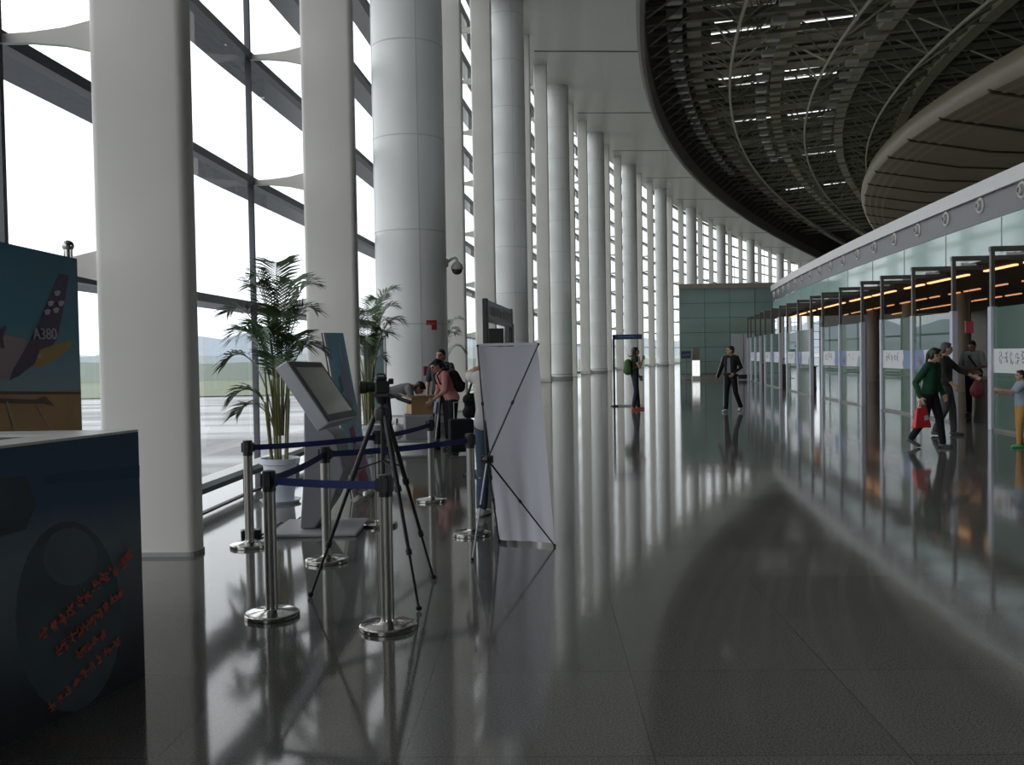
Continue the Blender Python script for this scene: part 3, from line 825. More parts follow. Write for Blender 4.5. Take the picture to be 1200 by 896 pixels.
m_c = grad_mat('print_counter_sky', [(0, (.010, .012, .018)), (.22, (.035, .045, .055)), (.45, (.11, .135, .15)), (.66, (.13, .17, .21)), (.82, (.045, .08, .15)), (1, (.035, .07, .14))], 2, 0, CH, .45, noise=.12)
cm = [m_c, mat('print_red_brush', (.62, .11, .07), .5), mat('print_globe', (.062, .092, .108), .5, noise=.5, nscale=3), mat('print_cloud', (.095, .125, .14), .5, noise=.3, nscale=5), mat('print_dark', (.045, .06, .075), .5, noise=.3, nscale=6), mat('print_navy', (.03, .06, .12), .5)]
c0, c1 = up(A1, .005), up(B1, .005)
lay = [([c0, c1, up(B1, CH-.013), up(A1, CH-.013)], 0)]
CX = lambda *pts: [CP(*p) for p in pts]
circ = lambda cx, cy, rx, ry, n=26: CX(*[(cx+rx*math.cos(2*PI*k/n), cy+ry*math.sin(2*PI*k/n)) for k in range(n)])
lay += [(circ(80, 722, 62, 112), 2), (circ(82, 652, 32, 34), 3), (CX((-40, 560), (30, 558), (42, 590), (30, 620), (-40, 640)), 4), (CX((50, 556), (163, 545), (163, 560), (50, 568)), 5),
        ]
random.seed(21)
for (xa, ya), (xb, yb), n_ in (((44, 746), (156, 645), 11), ((62, 765), (142, 692), 10), ((86, 768), (122, 740), 4), ((54, 832), (138, 748), 9)):
    for g in range(n_):
        u = (g+.5)/n_; cx, cy = xa+(xb-xa)*u, ya+(yb-ya)*u; s_ = 6.0 if n_ == 11 else 5.0
        for k in range(9):                # brush-written characters, a cluster of strokes each
            px, py = cx+random.uniform(-.7, .7)*s_, cy+random.uniform(-1, 1)*s_
            an = random.choice((-.7, -.6, 1.2, 1.5, .5)); l = random.uniform(.5, 1.)*s_; wd = random.uniform(.6, 1.3)
            dx, dy = math.cos(an)*l, math.sin(an)*l
            lay.append((CX((px-dx, py-dy), (px+dy/l*wd, py-dx/l*wd), (px+dx, py+dy), (px-dy/l*wd, py+dx/l*wd)), 1))
keep(quad_art('printed_front', cA, ce, None, cn, lay, cm), ct)
tag(ct, 'dark blue display counter with white top edge and red brush lettering, in the left corner', 'counter')

# ---- belt stanchions
ST = {k: fl(*v) for k, v in dict(a=(319, 722), b=(455, 736), c=(293, 640), d=(383.5, 658), e=(445, 616), f=(506, 587), g=(553, 627)).items()}
SLAB = dict(a='front left steel belt stanchion, nearest the display counter', b='frontmost steel belt stanchion, standing before the tripod', c='steel belt stanchion beside the black power block near the window rail',
            d='steel belt stanchion in front of the touch screen kiosk', e='steel belt stanchion behind the tripod legs', f='farthest steel belt stanchion, nearest the luggage trolley', g='steel belt stanchion at the left edge of the white banner stand')
SH = .915
def stanchion_parts(c):
    MB().lathe([(.166, 0), (.170, .004), (.170, .024), (.164, .030), (.150, .033)], 48).build('base_rim', M['chrome'], c, smooth=True)
    MB().lathe([(.156, .031), (.11, .038), (.06, .043), (.043, .05), (.040, .06)], 48).build('base_dome', mat('steel_base_plate', (.62, .61, .58), .12, metal=1.), c, smooth=True)
    MB().lathe([(.038, .05), (.038, SH-.13)], 28).build('post', M['brushed'], c, smooth=True)
    MB().lathe([(.041, SH-.13), (.041, SH-.004), (.034, SH)], 28).build('belt_head', M['blackpl'], c, smooth=True)
    mb = MB()
    for a in range(4):
        mt = Matrix.Rotation(a*PI/2, 4, 'Z'); mb.box((.036, -.018, SH-.10), (.050, .018, SH-.02), mtx=mt)
    mb.build('belt_slot', M['blackpl'], c)
stc = {}
for k in ST:
    if not stc: c = empty('belt_stanchion', ST[k]); stanchion_parts(c); s0 = c
    else: c = dup(s0); c.location = ST[k]
    tag(c, SLAB[k], 'stanchion', 'steel belt stanchions'); stc[k] = c
def belt(a, b):
    A, B = ST[a], ST[b]; d = (B-A).normalized(); L_ = (B-A).length
    mb = MB(); n = 14; vs = []; fs = []
    sd = Vector((-d.y, d.x, 0))*.0012
    for i in range(n+1):
        u = i/n; p = d*(.04+(L_-.08)*u); sag = -.018*4*u*(1-u)*min(1, L_/2)
        for z in (SH-.088, SH-.04):
            vs += [p+sd+Vector((0, 0, z+sag)), p-sd+Vector((0, 0, z+sag))]
    for i in range(n):
        q = 4*i
        fs += [(q, q+4, q+6, q+2), (q+1, q+3, q+7, q+5), (q, q+1, q+5, q+4), (q+2, q+6, q+7, q+3)]
    mb.add(vs, fs); o = mb.build('belt', M['belt'], stc[a])
    e = MB().box((-.012, -.018, SH-.095), (.012, .018, SH-.032)).build('belt_clip', M['blackpl'], o, loc=d*(L_-.05), rotz=math.atan2(d.y, d.x))
for a, b in (('a', 'b'), ('d', 'a'), ('g', 'd'), ('e', 'c'), ('f', 'e')): belt(a, b)

# ---- black power block and cable on the floor
p = fl(284, 637)
o = MB().box((-.09, -.06, 0), (.09, .06, .075)).build('power_block', M['blackpl'], loc=(p.x+.0, p.y+.28, 0), rotz=.3, bevel=.015)
q0 = Vector((p.x, p.y+.28, 0)); 
def loc_pts(pts): 
    mi = Matrix.Translation(q0) @ Matrix.Rotation(.3, 4, 'Z'); mi = mi.inverted(); return [mi @ Vector(v) for v in pts]
cb = [fl(290, 634, .015)+Vector((0, .2, 0)), fl(305, 628, .015), fl(318, 620, .015), fl(330, 612, .015), fl(338, 617, .015), fl(346, 611, .015), fl(352, 606, .015)]
MB().tube(loc_pts(cb), .009, 6).build('cable', M['rubber'], o, smooth=True)
tag(o, 'small black power block with a cable on the floor beside a stanchion', 'power block')

# ---- video camera on tripod
f1, f2, f3 = fl(364, 700), fl(491, 716), fl(508, 679)
ap = at(448, 500, 6.3); T = Vector((ap.x, ap.y, 0))
tr = empty('camera_tripod', T)
zA = at(448, 487, 6.3).z
for fpt in (f1, f2, f3):
    d = (fpt-T); top = Vector((d.normalized()*.05)); top.z = zA
    end = Vector((d.x, d.y, .012)); ax = end-top
    def pt(u): return top+ax*u
    side = ax.cross(Vector((0, 0, 1))).normalized()
    l = MB(); l.tube([pt(0), pt(.40)], .017, 8); l.build('leg', M['blackpl'], tr, smooth=True); leg = tr.children[-1]
    MB().tube([pt(.38), pt(.72)], .0125, 8).tube([pt(.70), pt(.985)], .009, 8).build('lower_section', M['blackpl'], leg, smooth=True)
    MB().tube([pt(.375), pt(.405)], .024, 8).build('leg_clamp', M['blackpl'], leg); MB().tube([pt(.70), pt(.73)], .020, 8).build('leg_clamp', M['blackpl'], leg)
    MB().ball(end+Vector((0, 0, .008)), .02, .02, .018, 10).build('rubber_foot', M['rubber'], leg, smooth=True)
    br = pt(.30); MB().bar(br, Vector((0, 0, zA-.30)), .01, .01).build('spreader', M['blackpl'], leg)
MB().lathe([(.05, zA-.03), (.055, zA), (.05, zA+.05), (.03, zA+.06)], 16).build('crown', M['blackpl'], tr, smooth=True)
MB().lathe([(.014, zA-.42), (.014, zA+.10)], 12).build('centre_column', M['blackpl'], tr, smooth=True)
MB().lathe([(.022, zA-.46), (.022, zA-.42)], 12).tube([(0, 0, zA-.46), (.0, 0, zA-.49), (.015, 0, zA-.505), (.0, 0, zA-.52)], .005, 6).build('weight_hook', M['silver'], tr)
zh = at(447, 464, 6.3).z
hd = MB().lathe([(.03, zA+.08), (.04, zA+.11), (.035, zh-.03), (.05, zh)], 16).build('pan_head', M['blackpl'], tr, smooth=True)
MB().box((-.05, -.035, zh), (.05, .035, zh+.018)).build('mount_plate', M['blackpl'], tr)
hp = [at(451, 461, 6.3)-T, at(466, 466, 6.25)-T, at(481, 471.5, 6.2)-T]
MB().tube([hp[0], hp[1]], .009, 8).tube([hp[1], hp[2]], .014, 8).build('pan_handle', M['rubber'], tr, smooth=True)
tag(tr, 'black tripod with three spread legs inside the belt barrier', 'tripod')
vc = empty('video_camera', (T.x, T.y, zh+.018), .25)
MB().box((-.05, -.05, .0), (.05, .05, .085)).box((-.04, -.04, .085), (.035, .04, .115)).build('camera_body', M['blackpl'], vc, bevel=.012)
MB().lathe([(.032, .04), (.036, .055), (.036, .10), (.042, .105), (.042, .145), (.036, .15)], 20, (0, 0, .045), ax=(-1, 0, 0)).build('lens', M['rubber'], vc, smooth=True)
MB().lathe([(.03, .149), (.03, .151)], 20, (0, 0, .045), ax=(-1, 0, 0)).build('front_glass', M['screen'], vc)
MB().box((.048, -.022, .06), (.08, .022, .10)).build('viewfinder', M['blackpl'], vc, bevel=.006)
MB().tube([(-.03, 0, .113), (-.025, 0, .13), (.02, 0, .13), (.03, 0, .113)], .007, 8).build('top_grip', M['blackpl'], vc, smooth=True)
tag(vc, 'black camera with its lens pointing left, mounted on the tripod', 'camera')

# ---- touch screen kiosk
kt0, kt1 = at(338.7, 424, 8.2), at(376, 425, 9.3)
kb0, kb1 = at(387, 494, 8.2), at(419, 484, 9.3)
ks = empty('touch_screen_kiosk', Vector((-1.80, 8.78, 0)))
ky = (kt1-kt0).normalized(); kd = (kb0-kt0).normalized(); kn = ky.cross(kd).normalized()
if kn.x < 0: kn = -kn
Wk = (kt1-kt0).length; Lk = ((kb0-kt0).length+(kb1-kt1).length)/2
kx = kn.cross(ky)
if kx.z > 0: kx = -kx
def KP(a, b, c): return kt0+ky*a+kx*b+kn*c-ks.location
def kslab(a0, a1, b0, b1, c0, c1): return MB().hexa([KP(a0, b0, c0), KP(a1, b0, c0), KP(a1, b1, c0), KP(a0, b1, c0), KP(a0, b0, c1), KP(a1, b0, c1), KP(a1, b1, c1), KP(a0, b1, c1)])
kslab(-.02, Wk+.02, -.02, Lk+.02, -.13, -.004).build('display_housing', M['silver'], ks, bevel=.012)
kslab(0, Wk, 0, Lk, -.004, .006).build('bezel', M['blackpl'], ks)
kslab(.07, Wk-.07, .06, Lk-.06, .006, .008).build('screen', M['screen'], ks)
pl = [(-.12, 1.12), (.16, .90), (.24, .57), (.12, .28), (-.04, .04), (-.18, .04), (-.13, .6)]
mt = Matrix.Translation((0, .30, 0)) @ Matrix.Rotation(PI/2, 4, 'X')
MB().prism(pl, -.04, .46, mt).build('pedestal', M['kiosk'], ks, bevel=.015)
MB().box((-.42, -.38, 0), (.38, .42, .035)).build('base_plate', mat('kiosk_base', (.36, .37, .38), .4), ks, bevel=.015)
tag(ks, 'grey information kiosk with a large tilted dark touch screen', 'kiosk')

# ---- white banner on X stand seen from behind
w0, w1, w2, w3 = at(560, 404, 7.95), at(630, 402.5, 8.05), fl(650, 636, .03), fl(585, 632, .03)
bx = empty('banner_stand', (w2+w3)/2*1.0); bx.location.z = 0
bi = Matrix.Translation(bx.location).inverted()
mb = MB(); nu, nv = 14, 24; vs = []; fs = []
for j in range(nv+1):
    v = j/nv
    a, b = w0.lerp(w3, v), w1.lerp(w2, v)
    a = a+Vector((-.014*math.sin(PI*v)*0+.0, 0, 0)); 
    for i in range(nu+1):
        u = i/nu; p = a.lerp(b, u)
        pull = .035*(abs(2*u-1)**2-1)*0
        wv = .012*math.sin(9*u+3*v)*(v*.8+.2)+.03*math.sin(PI*u)*math.sin(PI*v)+.014*math.sin(22*u+2)*max(0, v-.55)*2
        vs.append(bi @ (p+Vector((0, wv, -.02*math.sin(PI*u)*(1 if j == 0 else 0)))))
for j in range(nv):
    for i in range(nu): q = j*(nu+1)+i; fs.append((q, q+1, q+nu+2, q+nu+1))
mb.add(vs, fs)
bo_ = mb.build('banner_sheet', M['banner'], bx, smooth=True)
MB().bar(bi @ w0, bi @ w1, .012, .022).build('top_hem', mat('banner_hem', (.72, .73, .78), .6), bx)
hub = at(571, 538, 7.72)
MB().ball(bi @ hub, .05, .05, .035, 12).box((-.05, -.02, -.03), (.05, .02, .03), mtx=Matrix.Translation(bi @ hub)).build('hub', M['blackpl'], bx)
for e_ in (at(631, 403, 7.99), at(559.5, 405, 7.9), fl(650, 639, .012), fl(585, 634, .012), fl(553.5, 655, .012)):
    foot = e_.z < .1
    c_ = MB().tube([bi @ hub, bi @ e_], [.0085, .006], 8).build('support_arm', M['silver'] if foot and e_.x < -.2 and e_.y < 7.8 else M['blackpl'], bx, smooth=True)
    MB().ball(bi @ e_, .014 if foot else .011, n=10).build('end_cap', M['rubber'], c_)
    m_ = hub.lerp(e_, .5); MB().tube([bi @ hub.lerp(e_, .47), bi @ hub.lerp(e_, .5)], .012, 8).build('joint_collar', M['rubber'], c_)
tag(bx, 'white banner on a black X stand, seen from behind with wrinkled lower edge', 'banner stand')

# ---- blue banner leaning behind the kiosk
q0, q1 = at(379, 389.5, 10.6), at(402, 390, 11.45)
q3, q2 = fl(414, 583, .03), fl(437, 570, .03)
bb = empty('blue_banner_stand', ((q2+q3)/2).xy.to_3d())
n_ = (q1-q0).cross(q3-q0).normalized()
if n_.x < 0: n_ = -n_
m_b = grad_mat('print_blue_banner', [(0, (.70, .55, .66)), (.2, (.66, .68, .82)), (.42, (.36, .62, .80)), (.8, (.20, .62, .84)), (1, (.15, .54, .78))], 2, 0, 1.9, .5, noise=.06)
bm_ = [m_b, mat('banner_margin', (.66, .68, .72), .5), mat('print_pink', (.55, .28, .45), .5), mat('print_lilac', (.36, .36, .60), .5), mat('print_leafgreen', (.08, .26, .20), .5), mat('print_crimson', (.42, .04, .12), .5), mat('print_pale', (.58, .64, .70), .5)]
def BU(u, v): return q0.lerp(q1, u).lerp(q3.lerp(q2, u), v)
BL = lambda *p: [BU(*x) for x in p]
lay = [(BL((0, 0), (1, 0), (1, 1), (0, 1)), 0), (BL((0, 0), (.10, 0), (.10, 1), (0, 1)), 1),
       (BL((.62, .12), (.74, .10), (.84, .14), (.86, .22), (.76, .28), (.64, .24), (.60, .17)), 3), (BL((.5, .26), (.62, .22), (.9, .24), (.92, .40), (.75, .48), (.52, .42)), 3),
       (BL((.30, .28), (.44, .26), (.46, .36), (.32, .38)), 4), (BL((.22, .42), (.4, .41), (.42, .47), (.24, .49)), 4),
       (BL((.6, .09), (.66, .06), (.7, .10), (.66, .2), (.6, .18)), 6), (BL((.72, .56), (.9, .53), (.95, .6), (.75, .62)), 6),
       (BL((.25, .74), (.55, .70), (.85, .74), (.9, .86), (.6, .9), (.3, .9), (.2, .82)), 2), (BL((.4, .88), (.75, .86), (.85, .94), (.55, .98), (.3, .96)), 5),
       (BL((.38, .60), (.58, .585), (.62, .64), (.56, .70), (.42, .70)), 5), (BL((.15, .93), (.35, .92), (.38, .97), (.18, .98)), 5)]
keep(quad_art('printed_sheet', q0, None, None, n_, lay, bm_), bb)
for u in (0, 1):
    a, b = BU(u, 0)-n_*.02, BU(u, 1)-n_*.02; b.z = .01
    keep(MB().tube([a, b], .008, 8).build('side_pole', M['blackpl'], smooth=True), bb)
keep(MB().tube([BU(.5, .25)-n_*.03, Vector((BU(.5, .25).x-.42, BU(.5, .5).y, .012))], .009, 8).build('rear_leg', M['blackpl'], smooth=True), bb)
for u in (.1, .9):
    a = BU(u, .97); keep(MB().tube([a, Vector((a.x+.16, a.y-.05, .012))], .006, 6).build('front_foot', M['blackpl'], smooth=True), bb)
tag(bb, 'leaning sky blue printed banner with pink and lilac picture behind the kiosk', 'banner stand')

# ---- potted palms
def palm(px, py, Y0_, Hp, fr, seed, label, lean=0, pot_h=.5):
    random.seed(seed)
    base = Vector((px, py, 0)); c = empty('potted_palm', base)
    MB().lathe([(.145, 0), (.15, .02), (.185, pot_h-.07), (.22, pot_h-.06), (.225, pot_h), (.205, pot_h), (.19, pot_h-.05)], 32, caps=True).build('pot', M['pot'], c, smooth=True)
    MB().lathe([(.19, pot_h-.055), (.0005, pot_h-.03)], 24).build('soil', M['soil'], c)
    MB().lathe([(.20, 0), (.23, .035), (.215, .035), (.19, .012)], 28).build('saucer', M['pot'], c, smooth=True)
    for k in range(8):
        a = random.uniform(0, 6.28); r1 = random.uniform(.02, .12); h = random.uniform(.55, 1.05)*Hp*.42
        p0 = Vector((r1*math.cos(a), r1*math.sin(a), pot_h-.05)); p1 = p0+Vector((r1*.7*math.cos(a), r1*.7*math.sin(a), h))
        MB().tube([p0, p0.lerp(p1, .5), p1], [.018, .015, .010], 7).build('stem', M['stem'], c, smooth=True)
    for (az, out, top, droop) in fr:
        az = math.radians(az); d = Vector((math.cos(az), math.sin(az), 0))
        p0 = Vector((d.x*.05, d.y*.05, pot_h+.25)); p3 = Vector((d.x*out, d.y*out, top))
        p1 = Vector((d.x*out*.12, d.y*out*.12, pot_h+(top-pot_h)*.72+.1)); p2 = Vector((d.x*out*.55, d.y*out*.55, max(top, p1.z)+droop))
        def bz(u): return p0*(1-u)**3+p1*3*u*(1-u)**2+p2*3*u*u*(1-u)+p3*u**3
        f = MB(); n = 16
        f.tube([bz(k/n) for k in range(n+1)], [.008*(1-.8*k/n)+.0015 for k in range(n+1)], 5, 1)
        m = 30
        for k in range(m):
            u = .42+.57*k/(m-1); b = bz(u); tg = (bz(min(1, u+.01))-bz(u-.01)).normalized()
            sd = tg.cross(Vector((0, 0, 1))).normalized(); nu_ = sd.cross(tg)
            ln = (.30*math.sin(PI*min(1, (u-.36)/.70))**.6+.06)*random.uniform(.85, 1.1)*min(1.15, Hp/2.7)
            for s_ in (-1, 1):
                dd = (sd*s_*.80+tg*.62+nu_*random.uniform(.05, .3)-Vector((0, 0, .12))).normalized()
                wv = tg*.011+nu_*.004*s_
                t1 = b+dd*ln*.5; t2 = b+dd*ln-Vector((0, 0, .05*ln/.3))
                f.add([b-wv*.4, b+wv*.4, t1+wv, t1-wv, t2], [(0, 1, 2, 3), (3, 2, 4)], 0)
        f.build('frond', [M['leaf'], M['stem']], c)
    tag(c, label, 'potted palm')
    return c
pb = fl(329, 588)
palm(pb.x, pb.y, 0, 2.7, [(100, .30, 2.72, .02), (20, .42, 2.45, .05), (165, .62, 2.15, .25), (185, .60, 1.55, .38), (200, .52, 1.15, .35), (150, .36, 2.45, .12), (60, .30, 2.5, .05), (350, .45, 2.15, .18), (330, .40, 1.75, .25), (250, .3, 1.9, .25), (280, .42, 1.55, .3), (220, .48, 1.85, .3), (10, .5, 1.7, .25), (120, .5, 1.9, .3), (75, .5, 1.8, .3), (175, .25, 2.55, .05), (300, .25, 2.1, .15), (170, .50, 1.0, .28)], 5, 'large leafy potted palm in a white pot beside the kiosk')
palm(at(432, 430, 15.6).x, 15.6, 0, 2.8, [(30, .45, 2.75, .05), (10, .45, 2.45, .12), (350, .35, 2.2, .15), (60, .3, 2.6, .05), (160, .35, 2.35, .2), (200, .5, 2.0, .3), (330, .42, 2.0, .2), (180, .5, 1.7, .25), (100, .3, 2.4, .1), (270, .3, 1.9, .2), (15, .55, 2.2, .2), (0, .25, 1.6, .2)], 8, 'tall potted palm in front of the dark notice board, left of the thick column')
palm(at(516, 430, 24.5).x, 24.5, 0, 2.6, [(20, .55, 2.6, .1), (350, .65, 1.75, .45), (10, .45, 2.3, .2), (160, .5, 2.1, .3), (200, .4, 2.4, .1), (80, .4, 2.5, .1), (270, .5, 1.9, .3), (330, .5, 2.2, .2), (120, .5, 1.7, .3)], 12, 'potted palm mostly hidden behind the thick round column')

# ---- notice board beside the thick column
p0, p1 = at(427, 430, 18.), at(452.5, 430, 18.)
c = empty('notice_board', ((p0.x+p1.x)/2, 18., 0)); wb = (p1.x-p0.x)/2
MB().box((-wb, -.05, .05), (wb, .05, 2.02)).build('board', mat('board_teal', (.10, .16, .155), .35, noise=.2, nscale=3), c)
MB().box((wb-.035, -.06, .05), (wb, .06, 2.04)).box((-wb, -.06, 2.0), (wb, .06, 2.04)).build('frame', mat('board_frame', (.62, .63, .62), .4), c)
MB().box((-wb+.02, -.055, .3), (-.03, -.05, 1.98)).build('dark_panel', mat('board_dark', (.035, .05, .04), .4), c)
MB().box((-.12, -.056, 1.88), (.05, -.05, 1.99)).build('red_header', M['red'], c)
MB().box((-wb, -.2, 0), (wb, .2, .05)).build('foot', M['lampbox'], c)
tag(c, 'upright dark teal notice board with white frame, left of the thick column', 'notice board')

# ---- dome camera on the thick column
pd = at(535.5, 313, 20.9)
cc = pos(0, 0)+(pos(0, 0)-pos(0, 0)); colc = Vector((pos(0, -.06).x, pos(0, -.06).y, 0))
dr = Vector((pd.x-colc.x, pd.y-colc.y, 0)).normalized(); w_in = colc+dr*.80; 
dc = empty('dome_camera', (w_in.x, w_in.y, pd.z)); off = Vector((pd.x, pd.y, pd.z))-dc.location
MB().lathe([(.09, 0), (.09, .03)], 16, (0, 0, .10), ax=dr).build('wall_plate', M['lampbox'], dc)
MB().tube([(0, 0, .10), dr*(off.length*.5)+Vector((0, 0, .19)), dr*(off.length*.85)+Vector((0, 0, .21)), Vector((off.x, off.y, .17)), Vector((off.x, off.y, .08))], .03, 10).build('arm', M['lampbox'], dc, smooth=True)
MB().lathe([(.05, .12), (.11, .07), (.135, 0), (.135, -.05)], 20, (off.x, off.y, 0)).build('housing', mat('dome_housing', (.42, .39, .34), .4), dc, smooth=True)
MB().ball((off.x, off.y, -.05), .125, .125, .12, 18).build('dome', mat('smoked_dome', (.05, .04, .035), .1), dc, smooth=True)
tag(dc, 'white dome security camera on an arm of the thick round column', 'security camera')

# ---- red stickers on the thick column
def sticker(name, px0, py0, px1, py1, m, label, notch=False):
    ctr = colc; rad = .79+.004
    def onc(x, y):
        d = ray(x, y); ox, oy = CAM.x-ctr.x, CAM.y-ctr.y
        A = d.x*d.x+d.y*d.y; B = 2*(ox*d.x+oy*d.y); C = ox*ox+oy*oy-rad*rad; t = (-B-math.sqrt(max(0, B*B-4*A*C)))/(2*A)
        return CAM+d*t
    mb = MB(); n = 6
    for i in range(n):
        xa, xb = px0+(px1-px0)*i/n, px0+(px1-px0)*(i+1)/n
        yb = py0+(py1-py0)*.5 if notch and i < n/2 else py1
        mb.add([onc(xa, py0), onc(xa, yb), onc(xb, yb), onc(xb, py0)], [(0, 1, 2, 3)])
    o = mb.build(name, m); tag(o, label, 'sticker')
sticker('red_sticker', 499.5, 375, 512, 386.5, M['red'], 'bright red notched sticker high on the thick round column', True)
sticker('dark_red_sticker', 496.5, 429, 502.5, 440, M['dred'], 'small dark red sticker low on the thick round column')

# ---- black sign portal
g0, g1 = at(570, 430, 12.7), at(599, 430, 15.6)
gp = empty('sign_portal', (g0.x, g0.y, 0)); gd = Vector((g1.x-g0.x, g1.y-g0.y, 0)); gL = gd.length; gr = math.atan2(gd.y, gd.x); gp.rotation_euler = (0, 0, gr)
Hg = at(570, 349.5, 12.7).z
for x in (0, gL):
    MB().box((x-.06, -.035, 0), (x+.06, .035, Hg)).build('post', M['blackpl'], gp, bevel=.01)
mb = MB(); mb.box((.06, -.03, Hg-.31), (gL-.06, .03, Hg-.02), 0)
random.seed(9)
for sgn in (-1,):
    for k in range(16):
        x = .3+k*(gL-.6)/15
        for s_ in range(4): mb.bar((x+random.uniform(-.05, .05), sgn*.032, Hg-.18+random.uniform(-.05, .08)), (x+random.uniform(-.06, .06), sgn*.032, Hg-.16+random.uniform(-.05, .08)), .018, .004, 1, up=Vector((0, 1, 0)))
    mb.box((.2, sgn*.032-.002, Hg-.285), (gL-.2, sgn*.032, Hg-.27), 1)
mb.build('header_sign', [mat('charcoal_sign', (.030, .034, .038), .35), mat('sign_writing', (.30, .32, .33), .5)], gp)
MB().box((-.3, -.3, 0), (.3, .3, .03)).build('foot_plate', M['blackpl'], gp); MB().box((gL-.3, -.3, 0), (gL+.3, .3, .03)).build('foot_plate', M['blackpl'], gp)
tag(gp, 'black freestanding sign portal with pale writing on its header, behind the white banner', 'sign')
p = at(581, 392, 17.5)
c = empty('monitor_stand', (p.x, 17.5, 0))
MB().lathe([(.2, 0), (.2, .03), (.03, .05), (.03, 1.75)], 18).build('pole', M['blackpl'], c)
MB().box((-.17, -.06, 1.70), (.15, .06, 2.12)).build('monitor', M['blackpl'], c, bevel=.01)
MB().box((.16, -.05, 1.72), (.34, .05, 2.2)).build('side_panel', mat('dark_grey_panel', (.12, .125, .13), .4), c, bevel=.02)
tag(c, 'dark monitor on a pole seen through the black sign portal', 'monitor')

# ---- blue-header portal in the hall
p0, p1 = at(719.5, 430, 28.8), at(753, 430, 28.8)
c = empty('blue_header_frame', (p0.x, 28.8, 0)); wp = p1.x-p0.x
zt2 = at(720, 392, 28.8).z
MB().box((-.03, -.03, 0), (.03, .03, zt2)).build('post', M['blackpl'], c)
mb = MB(); mb.box((-.03, -.03, zt2-.15), (wp, .03, zt2), 0)
random.seed(2)
for k in range(10): mb.bar((.15+.05*k, -.032, zt2-.1+random.uniform(0, .04)), (.18+.05*k, -.032, zt2-.08+random.uniform(0, .04)), .012, .003, 1, up=Vector((0, 1, 0)))
mb.build('header_sign', [mat('blue_header', (.03, .055, .13), .4), mat('header_ink', (.5, .54, .6), .5)], c)
MB().box((-.03, -.03, 0), (wp, .03, .05)).build('bottom_bar', M['lampbox'], c)
MB().box((wp-.02, -.015, 0), (wp, .015, zt2-.15)).build('thin_post', M['lampbox'], c)
MB().box((-.1, -.2, 0), (.1, .2, .03)).build('foot', M['blackpl'], c)
tag(c, 'slim frame with a small blue header sign, behind the woman with backpack', 'sign')

# ================================================================ PEOPLE
def V(*a): return Vector(a)
def remeshed(mb, name, vox=.009, smooth=4):
    me = mb.mesh(name, M['skin'])
    o = bpy.data.objects.new('lump', me); COL.objects.link(o)
    r = o.modifiers.new('r', 'REMESH'); r.mode = 'VOXEL'; r.voxel_size = vox
    if smooth:
        s = o.modifiers.new('s', 'SMOOTH'); s.factor = .5; s.iterations = smooth
    bpy.context.view_layer.update()
    out = bpy.data.meshes.new_from_object(o.evaluated_get(bpy.context.evaluated_depsgraph_get()))
    out.name = name
    bpy.data.objects.remove(o); bpy.data.meshes.remove(me)
    for p in out.polygons: p.use_smooth = True
    return out
def put(me, name, m, parent):
    me.materials.clear()
    for q in (m if isinstance(m, list) else [m]): me.materials.append(q)
    o = bpy.data.objects.new(name, me); COL.objects.link(o); o.parent = parent
    return o
STAND = dict(neck=V(0, -.015, 1.44), chest=V(0, 0, 1.27), waist=V(0, .005, 1.07), pelvis=V(0, -.005, .94), head=V(0, .025, 1.575),
             shL=V(-.175, -.01, 1.385), elL=V(-.215, -.03, 1.11), wrL=V(-.215, .03, .87), shR=V(.175, -.01, 1.385), elR=V(.215, -.03, 1.11), wrR=V(.215, .03, .87),
             hipL=V(-.085, 0, .91), knL=V(-.095, .02, .50), anL=V(-.10, -.02, .085), hipR=V(.085, 0, .91), knR=V(.095, .02, .50), anR=V(.10, -.02, .085),
             toeL=V(-.02, 1, 0), toeR=V(.02, 1, 0), yaw=0., nod=0., curl=.6)
def bend_upper(j, pitch, piv=None, keys=('neck', 'chest', 'waist', 'head', 'shL', 'shR')):
    piv = piv or j['pelvis']; q = Matrix.Rotation(-pitch, 3, 'X')
    for k in keys: j[k] = piv+q @ (j[k]-piv)
